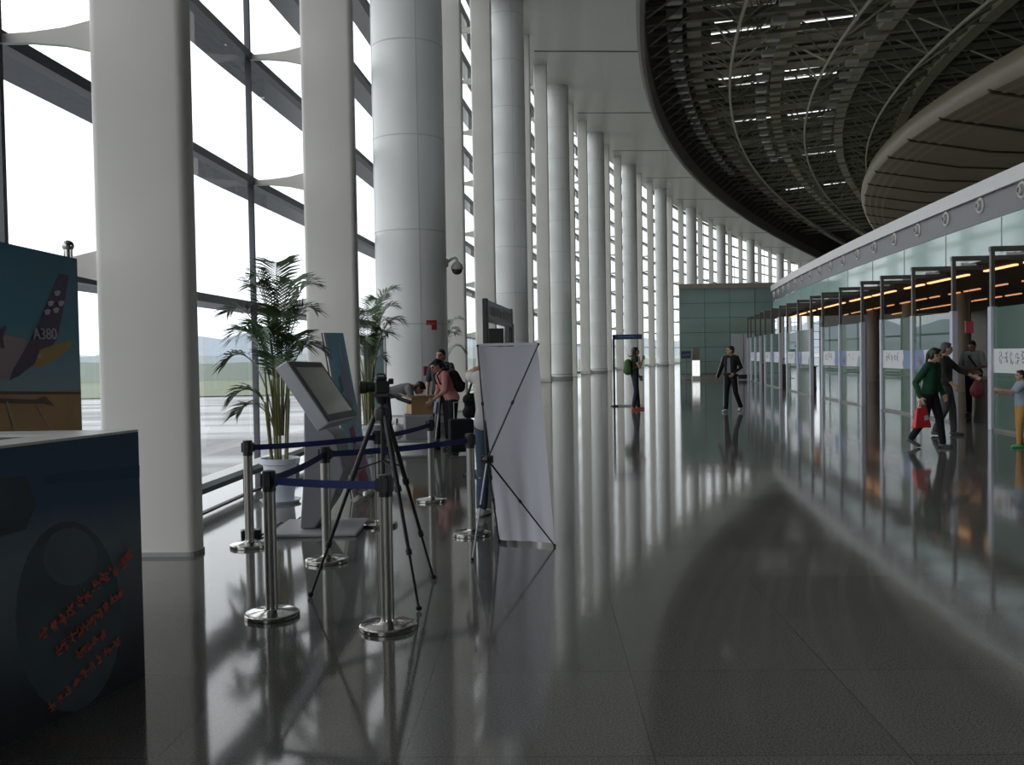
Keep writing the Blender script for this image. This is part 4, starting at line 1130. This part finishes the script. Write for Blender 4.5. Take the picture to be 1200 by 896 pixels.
def person(label, loc, rotz, height, pose, top, bottom, shoe, hairstyle='short', top_sleeve=.45, slim=1., stripe=None, collar=None, skirt=False, vox=.009, legcut=.96, extra_top=None):
    j = {k: (v.copy() if isinstance(v, Vector) else v) for k, v in STAND.items()}
    if callable(pose): pose(j)
    else: j.update(pose)
    s = height/1.70
    root = empty('person', loc, rotz); root.scale = (s, s, s)
    # lower the figure so that its lowest ankle stands on the floor
    H = j['head']; HR = Matrix.Rotation(j['yaw'], 3, 'Z') @ Matrix.Rotation(-j['nod'], 3, 'X')
    hp = lambda x, y, z: H+HR @ V(x, y, z)
    b = MB()
    b.ball(hp(0, -.01, .025), .074, .092, .088, 16, rot=HR); b.ball(hp(0, .022, -.035), .058, .066, .075, 14, rot=HR); b.ball(hp(0, .055, -.075), .034, .030, .028, 12, rot=HR)
    b.caps(hp(0, .083, .008), hp(0, .108, -.022), .010, .015, 10); b.ball(hp(0, .092, .026), .045, .012, .012, 10, rot=HR)
    b.ball(hp(0, .086, -.052), .026, .012, .011, 10, rot=HR)
    for sx in (-1, 1): b.ball(hp(sx*.076, -.005, -.012), .012, .024, .034, 10, rot=HR); b.ball(hp(sx*.030, .078, .008), .015, .012, .010, 10, rot=HR)
    b.caps(j['neck'], hp(0, -.02, -.05), .056, .050)
    sh = (j['shR']-j['shL']); across = sh.normalized()
    up_ = (j['neck']-j['chest']).normalized(); fw = up_.cross(across)*-1
    b.caps(j['shL']*.8+j['shR']*.2, j['shL']*.2+j['shR']*.8, .066); b.caps(j['neck']-up_*.03, (j['shL']+j['neck'])/2-up_*.02, .052, .055); b.caps(j['neck']-up_*.03, (j['shR']+j['neck'])/2-up_*.02, .052, .055)
    def torso(mb, g):
        for sx in (-1, 1):
            c0 = j['chest']+across*.075*sx*slim; w0 = j['waist']+across*.06*sx*slim; p0 = j['pelvis']+across*.075*sx*slim
            t0 = j['chest']+(j['neck']-j['chest'])*.55+across*.08*sx*slim
            mb.caps(t0, c0, .082*slim+g, .098*slim+g); mb.caps(c0, w0, .098*slim+g, .090*slim+g); mb.caps(w0, p0, .090*slim+g, .100*slim+g)
    torso(b, 0)
    hands = {}
    for S, sx in (('L', -1), ('R', 1)):
        b.caps(j['sh'+S], j['el'+S], .050*slim, .038); b.caps(j['el'+S], j['wr'+S], .038, .026)
        m_ = j['el'+S].lerp(j['wr'+S], .3); b.ball(m_, .041)
        d = (j['wr'+S]-j['el'+S]).normalized(); nrm = d.cross(V(0, 1, 0))
        inn = V(-sx, 0, 0); inn = (inn-d*inn.dot(d)).normalized() if abs(d.x) < .9 else V(0, 0, -1)
        th = d.cross(inn)*(sx)
        if th.y < 0: th = -th
        W = j['wr'+S]; cu = j['curl']
        kn = []
        for k, (o_, ln) in enumerate(((.030, .072), (.010, .080), (-.010, .074), (-.028, .058))):
            K = W+d*.088+th*o_; b.caps(W+d*.02+th*o_*.6, K, .014, .012, 8)
            d1 = (d*math.cos(cu*.6)+inn*math.sin(cu*.6)); d2 = (d*math.cos(cu*1.5)+inn*math.sin(cu*1.5))
            m1 = K+d1*ln*.55; b.caps(K, m1, .0105, .0095, 8); b.caps(m1, m1+d2*ln*.5, .0095, .008, 8)
        T0 = W+d*.03+th*.025; T1 = T0+(d*.6+th*.8+inn*.2).normalized()*.04; b.caps(T0, T1, .014, .011, 8); b.caps(T1, T1+(d*.9+th*.2+inn*.35).normalized()*.034, .011, .009, 8)
        b.caps(j['hip'+S], j['kn'+S], .082*slim, .054); b.caps(j['kn'+S], j['an'+S], .052, .036); cf = j['kn'+S].lerp(j['an'+S], .28); b.ball(cf-V(0, .012, 0), .056)
        tdir = j['toe'+S].normalized(); A = j['an'+S]; b.caps(A, A+V(0, 0, -.035)-tdir*.02, .036, .036); b.caps(A+V(0, 0, -.048), A+tdir*.13+V(0, 0, -.055), .032, .026)
    body = remeshed(b, 'body', vox)
    o = put(body, 'body', [M['skin'], M['eye'], M['lip']], root)
    for p in body.polygons:
        l = HR.inverted() @ (p.center-H)
        if l.y > .06:
            if abs(l.z-.006) < .009 and .016 < abs(l.x) < .044: p.material_index = 1
            elif abs(l.z+.052) < .010 and abs(l.x) < .024: p.material_index = 2
    # shirt or jacket
    t = MB(); torso(t, .016)
    t.caps(j['shL']*.82+j['shR']*.18, j['shL']*.18+j['shR']*.82, .078)
    for S in 'LR':
        t.caps(j['neck']-up_*.045, (j['sh'+S]*1.2+j['neck']*.8)/2-up_*.01, .058, .062)
        f = top_sleeve; E, W, Sh = j['el'+S], j['wr'+S], j['sh'+S]
        if f > 0:
            if f <= .5: t.caps(Sh, Sh.lerp(E, f*2), .066*slim, .060)
            else: t.caps(Sh, E, .066*slim, .054); t.caps(E, E.lerp(W, (f-.5)*2*.96), .054, .042)
    to = put(remeshed(t, 'shirt', vox), 'shirt', top if isinstance(top, list) else [top], root)
    if extra_top: extra_top(to, j, across, fw)
    if stripe:
        mb = MB()
        for S, sx in (('L', -1), ('R', 1)):
            a = j['sh'+S]; e = j['el'+S]; w_ = j['wr'+S]
            o1 = V(sx*.068, 0, .02); o2 = V(sx*.060, -.004, 0); o3 = V(sx*.050, 0, 0)
            mb.tube([a+V(0, 0, .06), a+o1, a.lerp(e, .5)+o2*1.08, e+o2, e.lerp(w_, .5)+o3, w_+o3*.92], .012, 6)
        mb.build('sleeve_stripe', stripe, to, smooth=True)
    # trousers
    t = MB()
    for sx in (-1, 1):
        p0 = j['pelvis']+across*.07*sx*slim; w0 = j['waist'].lerp(j['pelvis'], .45)+across*.06*sx
        t.caps(w0, p0, .098*slim, .112*slim)
    for S in 'LR':
        h, k, a = j['hip'+S], j['kn'+S], j['an'+S]
        t.caps(j['pelvis'], h, .10*slim, .10*slim); t.caps(h, k, .100*slim, .070); t.caps(k, k.lerp(a, legcut), .070, .058)
    tr_ = put(remeshed(t, 'trousers', vox), 'trousers', bottom, root)
    if stripe:
        mb = MB()
        for S, sx in (('L', -1), ('R', 1)):
            h, k, a = j['hip'+S], j['kn'+S], j['an'+S]
            mb.tube([h+V(sx*.102, 0, .0), h.lerp(k, .5)+V(sx*.088, 0, 0), k+V(sx*.072, 0, 0), a+V(sx*.060, 0, .05)], .012, 6)
        mb.build('leg_stripe', stripe, tr_, smooth=True)
    # shoes
    for S in 'LR':
        t = MB(); A = j['an'+S]; td = j['toe'+S].normalized(); sd = V(td.y, -td.x, 0).normalized()
        t.caps(A+V(0, 0, .0), A+V(0, 0, -.04)-td*.03, .043, .042)
        for q in (-.016, .016): t.caps(A-td*.035+sd*q+V(0, 0, -.052), A+td*.145+sd*q+V(0, 0, -.057), .032, .027)
        put(remeshed(t, 'shoe', vox), 'shoe', shoe, root)
    # hair
    t = MB()
    t.ball(hp(0, -.022, .038), .082, .094, .088, 18, rot=HR); t.ball(hp(0, -.055, -.01), .074, .052, .085, 14, rot=HR); t.ball(hp(0, .035, .085), .062, .045, .030, 12, rot=HR)
    for sx in (-1, 1): t.ball(hp(sx*.068, -.012, .035), .018, .045, .042, 10, rot=HR)
    if hairstyle == 'long':
        for sx in (-.055, 0, .055): t.caps(hp(sx, -.065, .0), hp(sx*1.25, -.085, -.30), .048, .036)
        for sx in (-1, 1): t.caps(hp(sx*.075, -.03, .03), hp(sx*.085, -.03, -.22), .026, .022)
    elif hairstyle == 'tied':
        t.ball(hp(0, -.10, .02), .045, .04, .05, 12); t.caps(hp(0, -.12, .0), hp(0, -.13, -.16), .034, .02)
    put(remeshed(t, 'hair', vox), 'hair', M['hair'] if hairstyle != 'grey' else mat('grey_hair', (.06, .055, .05), .6), root)
    root['label'] = label; root['category'] = 'person'
    return root, j, s
def fwd(deg): return math.radians(deg)    # 0 faces away from the camera, -90 faces right, 90 faces left, 180 faces the camera
def world(root, p):
    m = Matrix.Translation(root.location) @ Matrix.Rotation(root.rotation_euler.z, 4, 'Z') @ Matrix.Scale(root.scale.x, 4)
    return m @ p
def backpack(name, label, root, j, m, size=1., z=-.03):
    c = j['chest']; up_ = (j['neck']-j['waist']).normalized(); ac = (j['shR']-j['shL']).normalized(); bk = up_.cross(ac)
    if bk.y > 0: bk = -bk
    o_ = world(root, c)
    e = empty(name, o_); rt = Matrix.Rotation(root.rotation_euler.z, 3, 'Z'); sc = root.scale.x
    A, U, K = rt @ ac*sc, rt @ up_*sc, rt @ bk*sc
    mb = MB()
    for (ax, uz, bz_, r) in ((.075, .10, .19, .085), (.09, -.12, .21, .10)):
        for sx in (-1, 1): mb.ball(A*ax*sx+U*(uz+z)+K*bz_, r*size*sc)
    for sx in (-1, 1): mb.caps(A*.075*sx+U*(.10+z)+K*.19, A*.09*sx+U*(-.14+z)+K*.20, .085*size*sc, .10*size*sc)
    mb.caps(A*-.08+U*(-.02+z)+K*.19, A*.08+U*(-.02+z)+K*.19, .098*size*sc); mb.caps(A*-.06+U*(.12+z)+K*.18, A*.06+U*(.12+z)+K*.18, .08*size*sc)
    me = remeshed(mb, 'pack_body', .012); put(me, 'pack_body', m, e)
    mb = MB(); mb.caps(A*-.055+U*(-.12+z)+K*.275, A*.055+U*(-.12+z)+K*.275, .055*sc); put(remeshed(mb, 'front_pocket', .012), 'front_pocket', m, e)
    for sx in (-1, 1):
        pts = [A*.09*sx+U*.18+K*.13, A*.10*sx+U*.205+K*.02, A*.105*sx+U*.15-K*.118, A*.12*sx+U*.0-K*.125, A*.155*sx-U*.12-K*.02, A*.11*sx-U*.16+K*.13]
        MB().tube(pts, .016*sc, 6).build('strap', m, e, smooth=True)
    MB().tube([A*-.03+U*.2+K*.16, A*-.015+U*.24+K*.16, A*.015+U*.24+K*.16, A*.03+U*.2+K*.16], .007*sc, 6).build('top_loop', m, e, smooth=True)
    tag(e, label, 'backpack'); return e
black = cloth('black_cloth', (.010, .010, .012)); navy = cloth('navy_denim', (.022, .03, .05)); jeans = cloth('blue_jeans', (.06, .085, .13))
grey_tee = cloth('grey_tee', (.16, .17, .18)); dark_tee = cloth('dark_grey_tee', (.045, .05, .06)); pink = cloth('pink_shirt', (.52, .21, .19)); white_tee = cloth('white_tee', (.50, .48, .47))
green_knit = cloth('green_sweater', (.012, .05, .025)); dark_top = cloth('dark_olive_top', (.022, .022, .018)); char = cloth('charcoal_top', (.028, .026, .026))
white_shirt = cloth('office_shirt', (.36, .36, .36)); orange = cloth('orange_trousers', (.42, .22, .06)); kid = cloth('pale_blue_top', (.24, .30, .38))
redshoe = mat('red_shoe', (.62, .07, .05), .5); whiteshoe = mat('white_shoe', (.55, .55, .55), .5); blackshoe = mat('black_shoe', (.012, .012, .012), .4); greenshoe = mat('green_shoe', (.05, .36, .12), .5)

# woman with the green backpack, raising a hand to her face
def ps(j):
    j['elR'] = V(.225, .10, 1.15); j['wrR'] = V(.10, .20, 1.36); j['elL'] = V(-.20, .02, 1.12); j['wrL'] = V(-.16, .14, .92)
    j['knL'] = V(-.09, .06, .50); j['anL'] = V(-.10, .10, .085); j['anR'] = V(.09, -.06, .085); j['nod'] = -.05
r_w, j_w, s_ = person('long-haired woman in dark sleeveless top, dark jeans and red shoes, facing right', fl(744.5, 480), fwd(-88), 1.80, ps, char, navy, redshoe, 'long', .12, .86)
backpack('green_backpack', 'green backpack worn by the long-haired woman in red shoes', r_w, j_w, cloth('green_pack', (.05, .11, .03)), 1.0, -.08)
p = world(r_w, j_w['wrL']+V(-.0, .06, -.07))
o = MB().box((-.045, -.008, -.08), (.045, .008, .08)).build('white_paper', mat('paper', (.6, .6, .62), .7), loc=p, rotz=.4); tag(o, 'small white paper held by the woman with the green backpack', 'paper')

# man in the dark track suit, walking
def ps(j):
    j['elL'] = V(-.25, -.10, 1.12); j['wrL'] = V(-.14, .08, .98); j['elR'] = V(.26, .03, 1.12); j['wrR'] = V(.30, .14, .90)
    j['knR'] = V(.08, .10, .50); j['anR'] = V(.07, .16, .085); j['knL'] = V(-.11, -.05, .50); j['anL'] = V(-.15, -.24, .12); j['toeL'] = V(-.15, 1, -.15); j['yaw'] = -.75
def open_front(to, j, ac, fw):
    mb = MB()
    c, w_, pz = j['chest'], j['waist'], j['pelvis']
    mb.hexa([w_+V(-.055, .098, -.08), w_+V(.055, .098, -.08), w_+V(.055, .118, -.08), w_+V(-.055, .118, -.08), c+V(-.04, .108, .12), c+V(.04, .108, .12), c+V(.04, .122, .10), c+V(-.04, .122, .10)])
    o = mb.build('shirt_front', cloth('grey_shirt_front', (.13, .13, .15)), to, bevel=.008)
r_m, j_m, s_ = person('man in a dark track suit with white stripes walking across the hall', fl(857, 482), fwd(140), 1.78, ps, black, black, whiteshoe, 'short', 1., .98, stripe=mat('white_stripe', (.5, .5, .5), .7), extra_top=open_front)

# woman in green with a red bag
def ps(j):
    bend_upper(j, .12)
    j['elL'] = V(-.23, .02, 1.09); j['wrL'] = V(-.20, .13, .90); j['elR'] = V(.26, -.12, 1.10); j['wrR'] = V(.30, -.02, .87)
    j['knL'] = V(-.08, .12, .51); j['anL'] = V(-.08, .18, .085); j['knR'] = V(.09, -.04, .50); j['anR'] = V(.10, -.28, .15); j['toeR'] = V(.0, 1, -.45); j['yaw'] = .55; j['nod'] = .12
r_g, j_g, s_ = person('woman in dark green sweater and black trousers striding right with a red bag', fl(1090, 524), fwd(-140), 1.63, ps, green_knit, black, blackshoe, 'tied', 1., 1.0)
hw = world(r_g, j_g['wrR']+V(0, .02, -.08))
bg_ = empty('red_shopping_bag', hw); bg_.rotation_euler = (0, 0, .35)
MB().hexa([V(-.17, -.05, -.42), V(.17, -.05, -.42), V(.17, .05, -.42), V(-.17, .05, -.42), V(-.10, -.02, -.10), V(.10, -.02, -.10), V(.10, .02, -.10), V(-.10, .02, -.10)]).build('bag_body', mat('red_bag', (.62, .025, .03), .45), bg_, bevel=.015)
for y in (-.02, .02): MB().tube([(-.07, y, -.10), (-.05, y, .0), (0, y*.3, .02), (.05, y, .0), (.07, y, -.10)], .006, 6).build('bag_handle', mat('red_handle', (.5, .02, .03), .5), bg_)
MB().hexa([V(.02, -.048, -.30), V(.11, -.046, -.29), V(.11, -.043, -.29), V(.02, -.045, -.30), V(.02, -.038, -.23), V(.11, -.035, -.22), V(.11, -.032, -.22), V(.02, -.035, -.23)]).build('white_print', mat('bag_print', (.6, .5, .5), .6), bg_)
tag(bg_, 'bright red shopping bag hanging from the hand of the woman in green', 'bag')

# person walking behind her, holding a dark red bag out
def ps(j):
    j['elL'] = V(-.24, .20, 1.18); j['wrL'] = V(-.22, .42, 1.08); j['elR'] = V(.23, .02, 1.12); j['wrR'] = V(.20, .16, .93)
    j['knL'] = V(-.09, .10, .50); j['anL'] = V(-.09, .12, .085); j['anR'] = V(.10, -.16, .10); j['yaw'] = .5; j['nod'] = .05
r_b, j_b, s_ = person('short-haired person in dark top and grey trousers behind the woman in green, arm outstretched', fl(1108, 510), fwd(-125), 1.72, ps, dark_top, cloth('dark_grey_trousers', (.05, .05, .05)), blackshoe, 'grey', .8, 1.)
hw = world(r_b, j_b['wrL']+V(0, .07, -.03))
bg_ = empty('dark_red_bag', hw)
mb = MB(); mb.ball((0, 0, -.24), .13, .08, .14, 16); mb.ball((0, 0, -.12), .08, .05, .08, 12); put(remeshed(mb, 'bag_body', .012), 'bag_body', mat('dark_red_bag', (.13, .012, .018), .6), bg_)
MB().tube([(-.05, 0, -.08), (-.03, 0, .0), (.03, 0, .0), (.05, 0, -.08)], .008, 6).build('bag_handle', mat('dark_red_strap', (.09, .01, .015), .6), bg_)
tag(bg_, 'dark red soft bag held out by the person behind the woman in green', 'bag')

# man at the desk behind the gateway
def ps(j):
    bend_upper(j, .18); j['nod'] = .35; j['yaw'] = -.2
    j['elL'] = V(-.25, .10, 1.12); j['wrL'] = V(-.12, .30, 1.06); j['elR'] = V(.25, .10, 1.12); j['wrR'] = V(.12, .30, 1.06)
r_d, j_d, s_ = person('man in a white shirt with a dark shoulder strap behind the nearest check-in desk', Vector((at(1141, 430, 22.3).x, 22.3, 0)), fwd(140), 1.80, ps, white_shirt, black, blackshoe, 'short', .5, 1.0,
    extra_top=lambda to, j, ac, fw: MB().tube([j['shR']+V(-.05, -.02, .075), j['chest']+V(.06, .115, .06), j['waist']+V(-.10, .115, .02), j['pelvis']+V(-.19, .03, .03)], .018, 6).build('shoulder_strap', black, to, smooth=True))

# child at the right edge
def ps(j):
    j['elL'] = V(-.25, .20, 1.22); j['wrL'] = V(-.20, .46, 1.26); j['elR'] = V(.24, .12, 1.14); j['wrR'] = V(.22, .32, 1.18)
    j['head'] = V(0, .02, 1.565); j['anL'] = V(-.1, .08, .085); j['knL'] = V(-.095, .07, .5); j['curl'] = .3
r_c, j_c, s_ = person('child in pale blue top, orange trousers and green shoes at the right edge, arm out', fl(1197, 524), fwd(82), 1.25, ps, kid, orange, greenshoe, 'short', .45, 1.0)

# bending man by the trolley
def ps(j):
    q = 1.38; bend_upper(j, q)
    j['nod'] = 1.0
    for S, sx in (('L', -1), ('R', 1)):
        j['el'+S] = j['sh'+S]+V(sx*.03, .06, -.27); j['wr'+S] = j['sh'+S]+V(sx*.0, .16, -.50)
    j['knL'] = V(-.1, .03, .5); j['knR'] = V(.1, .06, .5); j['head'] = j['head']+V(0, -.015, -.01)
r_f, j_f, s_ = person('man in a grey T-shirt bending over the luggage trolley', Vector((at(450, 430, 16.95).x, 16.95, 0)), fwd(-84), 1.74, ps, grey_tee, navy, blackshoe, 'short', .42, 1.)
# standing man looking round
def ps(j):
    j['elL'] = V(-.24, .02, 1.12); j['wrL'] = V(-.22, .14, .90); j['elR'] = V(.25, .0, 1.10); j['wrR'] = V(.24, .10, .87); j['yaw'] = -.25
r_s, j_s, s_ = person('man in a dark grey T-shirt standing against the pillar, facing the camera', Vector((at(517, 430, 17.6).x, 17.6, 0)), fwd(172), 1.76, ps, dark_tee, black, blackshoe, 'short', .42, .98)
# woman in pink
def ps(j):
    bend_upper(j, .42); j['nod'] = .5
    j['elL'] = j['shL']+V(-.06, .03, -.28); j['wrL'] = j['shL']+V(-.03, .22, -.42); j['elR'] = j['shR']+V(.05, .0, -.28); j['wrR'] = j['shR']+V(.03, .14, -.48)
r_p, j_p, s_ = person('woman in a pink shirt leaning left with a black backpack', Vector((at(529, 430, 16.2).x, 16.15, 0)), fwd(112), 1.64, ps, pink, black, blackshoe, 'tied', .62, 1.)
backpack('black_backpack', 'black backpack on the back of the woman in the pink shirt', r_p, j_p, cloth('black_pack', (.012, .012, .014)), 1.0, -.06)
# photographer mostly hidden by the white banner
def ps(j):
    j['elL'] = V(-.30, .12, 1.42); j['wrL'] = V(-.10, .24, 1.54); j['elR'] = V(.27, .16, 1.38); j['wrR'] = V(.09, .25, 1.54); j['nod'] = -.05
def printed(to, j, ac, fw):
    mb = MB()
    for k in range(9):
        z = 1.02+.035*k; mb.ball((-.135-.004*(k % 3), .015*math.sin(k*2.1), z), .012, .045+.02*math.sin(k*1.7), .022, 8)
    mb.build('dark_print', cloth('shirt_print', (.05, .05, .055)), to)
r_h, j_h, s_ = person('person in a white printed T-shirt and jeans with raised arms, behind the white banner', Vector((at(573, 430, 9.35).x, 9.35, 0)), fwd(-25), 1.70, ps, white_tee, jeans, whiteshoe, 'short', .2, .88, extra_top=printed)
p0 = world(r_h, V(0, .30, 1.56))
o = MB().box((-.07, -.03, -.045), (.07, .03, .045)).build('compact_camera', M['blackpl'], loc=p0, rotz=fwd(-25), bevel=.008); tag(o, 'black compact camera held up by the person behind the white banner', 'camera')
MB().lathe([(.03, 0), (.028, .05)], 16, (0, .03, 0), ax=(0, 1, 0)).build('lens', M['rubber'], o)
sb = world(r_h, V(-.24, .05, 1.12))
e = empty('shoulder_bag', sb); e.rotation_euler = (0, 0, fwd(-25))
mb = MB(); mb.caps((0, -.05, .05), (0, .06, .05), .06); mb.caps((0, -.05, -.08), (0, .06, -.08), .065); mb.caps((0, 0, .05), (0, 0, -.08), .065); put(remeshed(mb, 'bag_body', .012), 'bag_body', black, e)
MB().tube([(-.0, -.06, .08), (.06, -.05, .27), (.10, 0, .315), (.10, .05, .30), (.04, .09, .2), (0, .07, .08)], .012, 6).build('strap', black, e, smooth=True)
tag(e, 'black shoulder bag of the person behind the white banner', 'bag')

# ---- luggage trolley with a carton, a white bag and a suitcase
tp = Vector((at(481, 430, 16.5).x, 16.40, 0)); c = empty('luggage_trolley', tp, .15)
for y in (-.26, .26): MB().tube([(-.42, y, .16), (.40, y, .16), (.46, y, .55), (.50, y, .98), (.54, y, 1.02)], .018, 8).build('side_tube', M['silver'], c, smooth=True)
MB().tube([(.54, -.27, 1.02), (.54, .27, 1.02)], .022, 8).build('push_handle', M['rubber'], c, smooth=True)
MB().box((-.42, -.26, .15), (.42, .26, .175)).build('deck', M['lampbox'], c)
mb = MB(); [mb.tube([(.43, y, .2), (.50, y, .95)], .008, 6) for y in (-.13, 0, .13)]; mb.build('back_grille', M['silver'], c)
MB().hexa([V(.41, -.28, .62), V(.44, -.28, .62), V(.44, .28, .62), V(.41, .28, .62), V(.44, -.28, .82), V(.47, -.28, .82), V(.47, .28, .82), V(.44, .28, .82)]).build('advert_plate', mat('blue_plate', (.03, .06, .2), .4), c)
for x, y in ((-.36, -.24), (-.36, .24), (.36, -.24), (.36, .24)):
    MB().lathe([(.07, -.018), (.075, 0), (.07, .018)], 16, (x, y, .075), ax=(0, 1, 0)).build('wheel', M['rubber'], c, smooth=True)
tag(c, 'silver luggage trolley between the bending man and the woman in pink', 'trolley')
def carton(loc, rz, sx, sy, sz):
    c = empty('cardboard_box', loc, rz)
    MB().box((-sx, -sy, 0), (sx, sy, .008)).box((-sx, -sy, 0), (-sx+.008, sy, sz)).box((sx-.008, -sy, 0), (sx, sy, sz)).box((-sx, -sy, 0), (sx, -sy+.008, sz)).box((-sx, sy-.008, 0), (sx, sy, sz)).build('carton', M['card'], c)
    MB().hexa([V(-sx, -sy, sz), V(sx, -sy, sz), V(sx, -sy+.006, sz), V(-sx, -sy+.006, sz), V(-sx-.02, -sy-.16, sz+.06), V(sx+.02, -sy-.16, sz+.06), V(sx+.02, -sy-.154, sz+.066), V(-sx-.02, -sy-.154, sz+.066)]).build('flap', M['cardtop'], c)
    MB().hexa([V(-sx, -sy, sz), V(-sx+.006, -sy, sz), V(-sx+.006, sy, sz), V(-sx, sy, sz), V(-sx-.17, -sy, sz+.10), V(-sx-.164, -sy, sz+.10), V(-sx-.164, sy, sz+.10), V(-sx-.17, sy, sz+.10)]).build('flap', M['cardtop'], c)
    return c
c = carton(tp+V(.16, .0, .62), .35, .19, .17, .27); tag(c, 'open tan cardboard box on the luggage trolley', 'box')
c = empty('grey_crate', tp+V(.12, 0, .176), .15); MB().box((-.24, -.2, 0), (.24, .2, .44)).build('body', mat('pale_case', (.30, .31, .33), .5), c, bevel=.03); MB().box((-.245, -.205, .40), (.245, .205, .44)).build('lid', mat('pale_lid', (.40, .41, .42), .5), c, bevel=.01)
tag(c, 'pale grey case on the luggage trolley under the cardboard box', 'case')
c = empty('white_bag', tp+V(-.24, -.02, .176)); mb = MB(); mb.ball((0, 0, .14), .11, .15, .15, 16); put(remeshed(mb, 'bag_body', .012), 'bag_body', mat('white_bag', (.55, .55, .56), .6), c)
MB().tube([(.0, -.08, .26), (0, -.05, .36), (0, .05, .36), (0, .08, .26)], .012, 6).build('bag_handle', M['rubber'], c, smooth=True); tag(c, 'white bag with a black handle at the front of the luggage trolley', 'bag')
sp_ = Vector((at(539, 430, 15.45).x, 15.45, 0)); c = empty('black_suitcase', sp_, .2)
MB().box((-.20, -.13, .04), (.20, .13, .58)).build('shell', black, c, bevel=.03)
for y in (-.09, .09):
    for x in (-.15, .15): MB().ball((x, y, .028), .028, n=10).build('wheel', M['rubber'], c, smooth=True)
MB().tube([(-.10, .10, .57), (-.10, .10, .85), (.10, .10, .85), (.10, .10, .57)], .009, 6).build('pull_handle', M['silver'], c, smooth=True)
tag(c, 'black suitcase standing on the floor beside the woman in pink', 'suitcase')

# ================================================================ LIGHT
w = bpy.data.worlds.new('overcast'); SC.world = w; w.use_nodes = True
N, L = w.node_tree.nodes, w.node_tree.links
bg = N['Background']
tc = N.new('ShaderNodeTexCoord'); sp = N.new('ShaderNodeSeparateXYZ'); L.new(tc.outputs['Generated'], sp.inputs[0])
rp = N.new('ShaderNodeValToRGB'); L.new(sp.outputs[2], rp.inputs[0])
e = rp.color_ramp.elements
e[0].position = 0.; e[0].color = (.90, .95, 1, 1); e[1].position = .5; e[1].color = (1, 1, 1, 1)
L.new(rp.outputs[0], bg.inputs['Color']); bg.inputs['Strength'].default_value = 1.95
SC.view_settings.view_transform = 'Standard'
SC.view_settings.look = 'None'
SC.view_settings.exposure = 0
SC.view_settings.gamma = 1.1
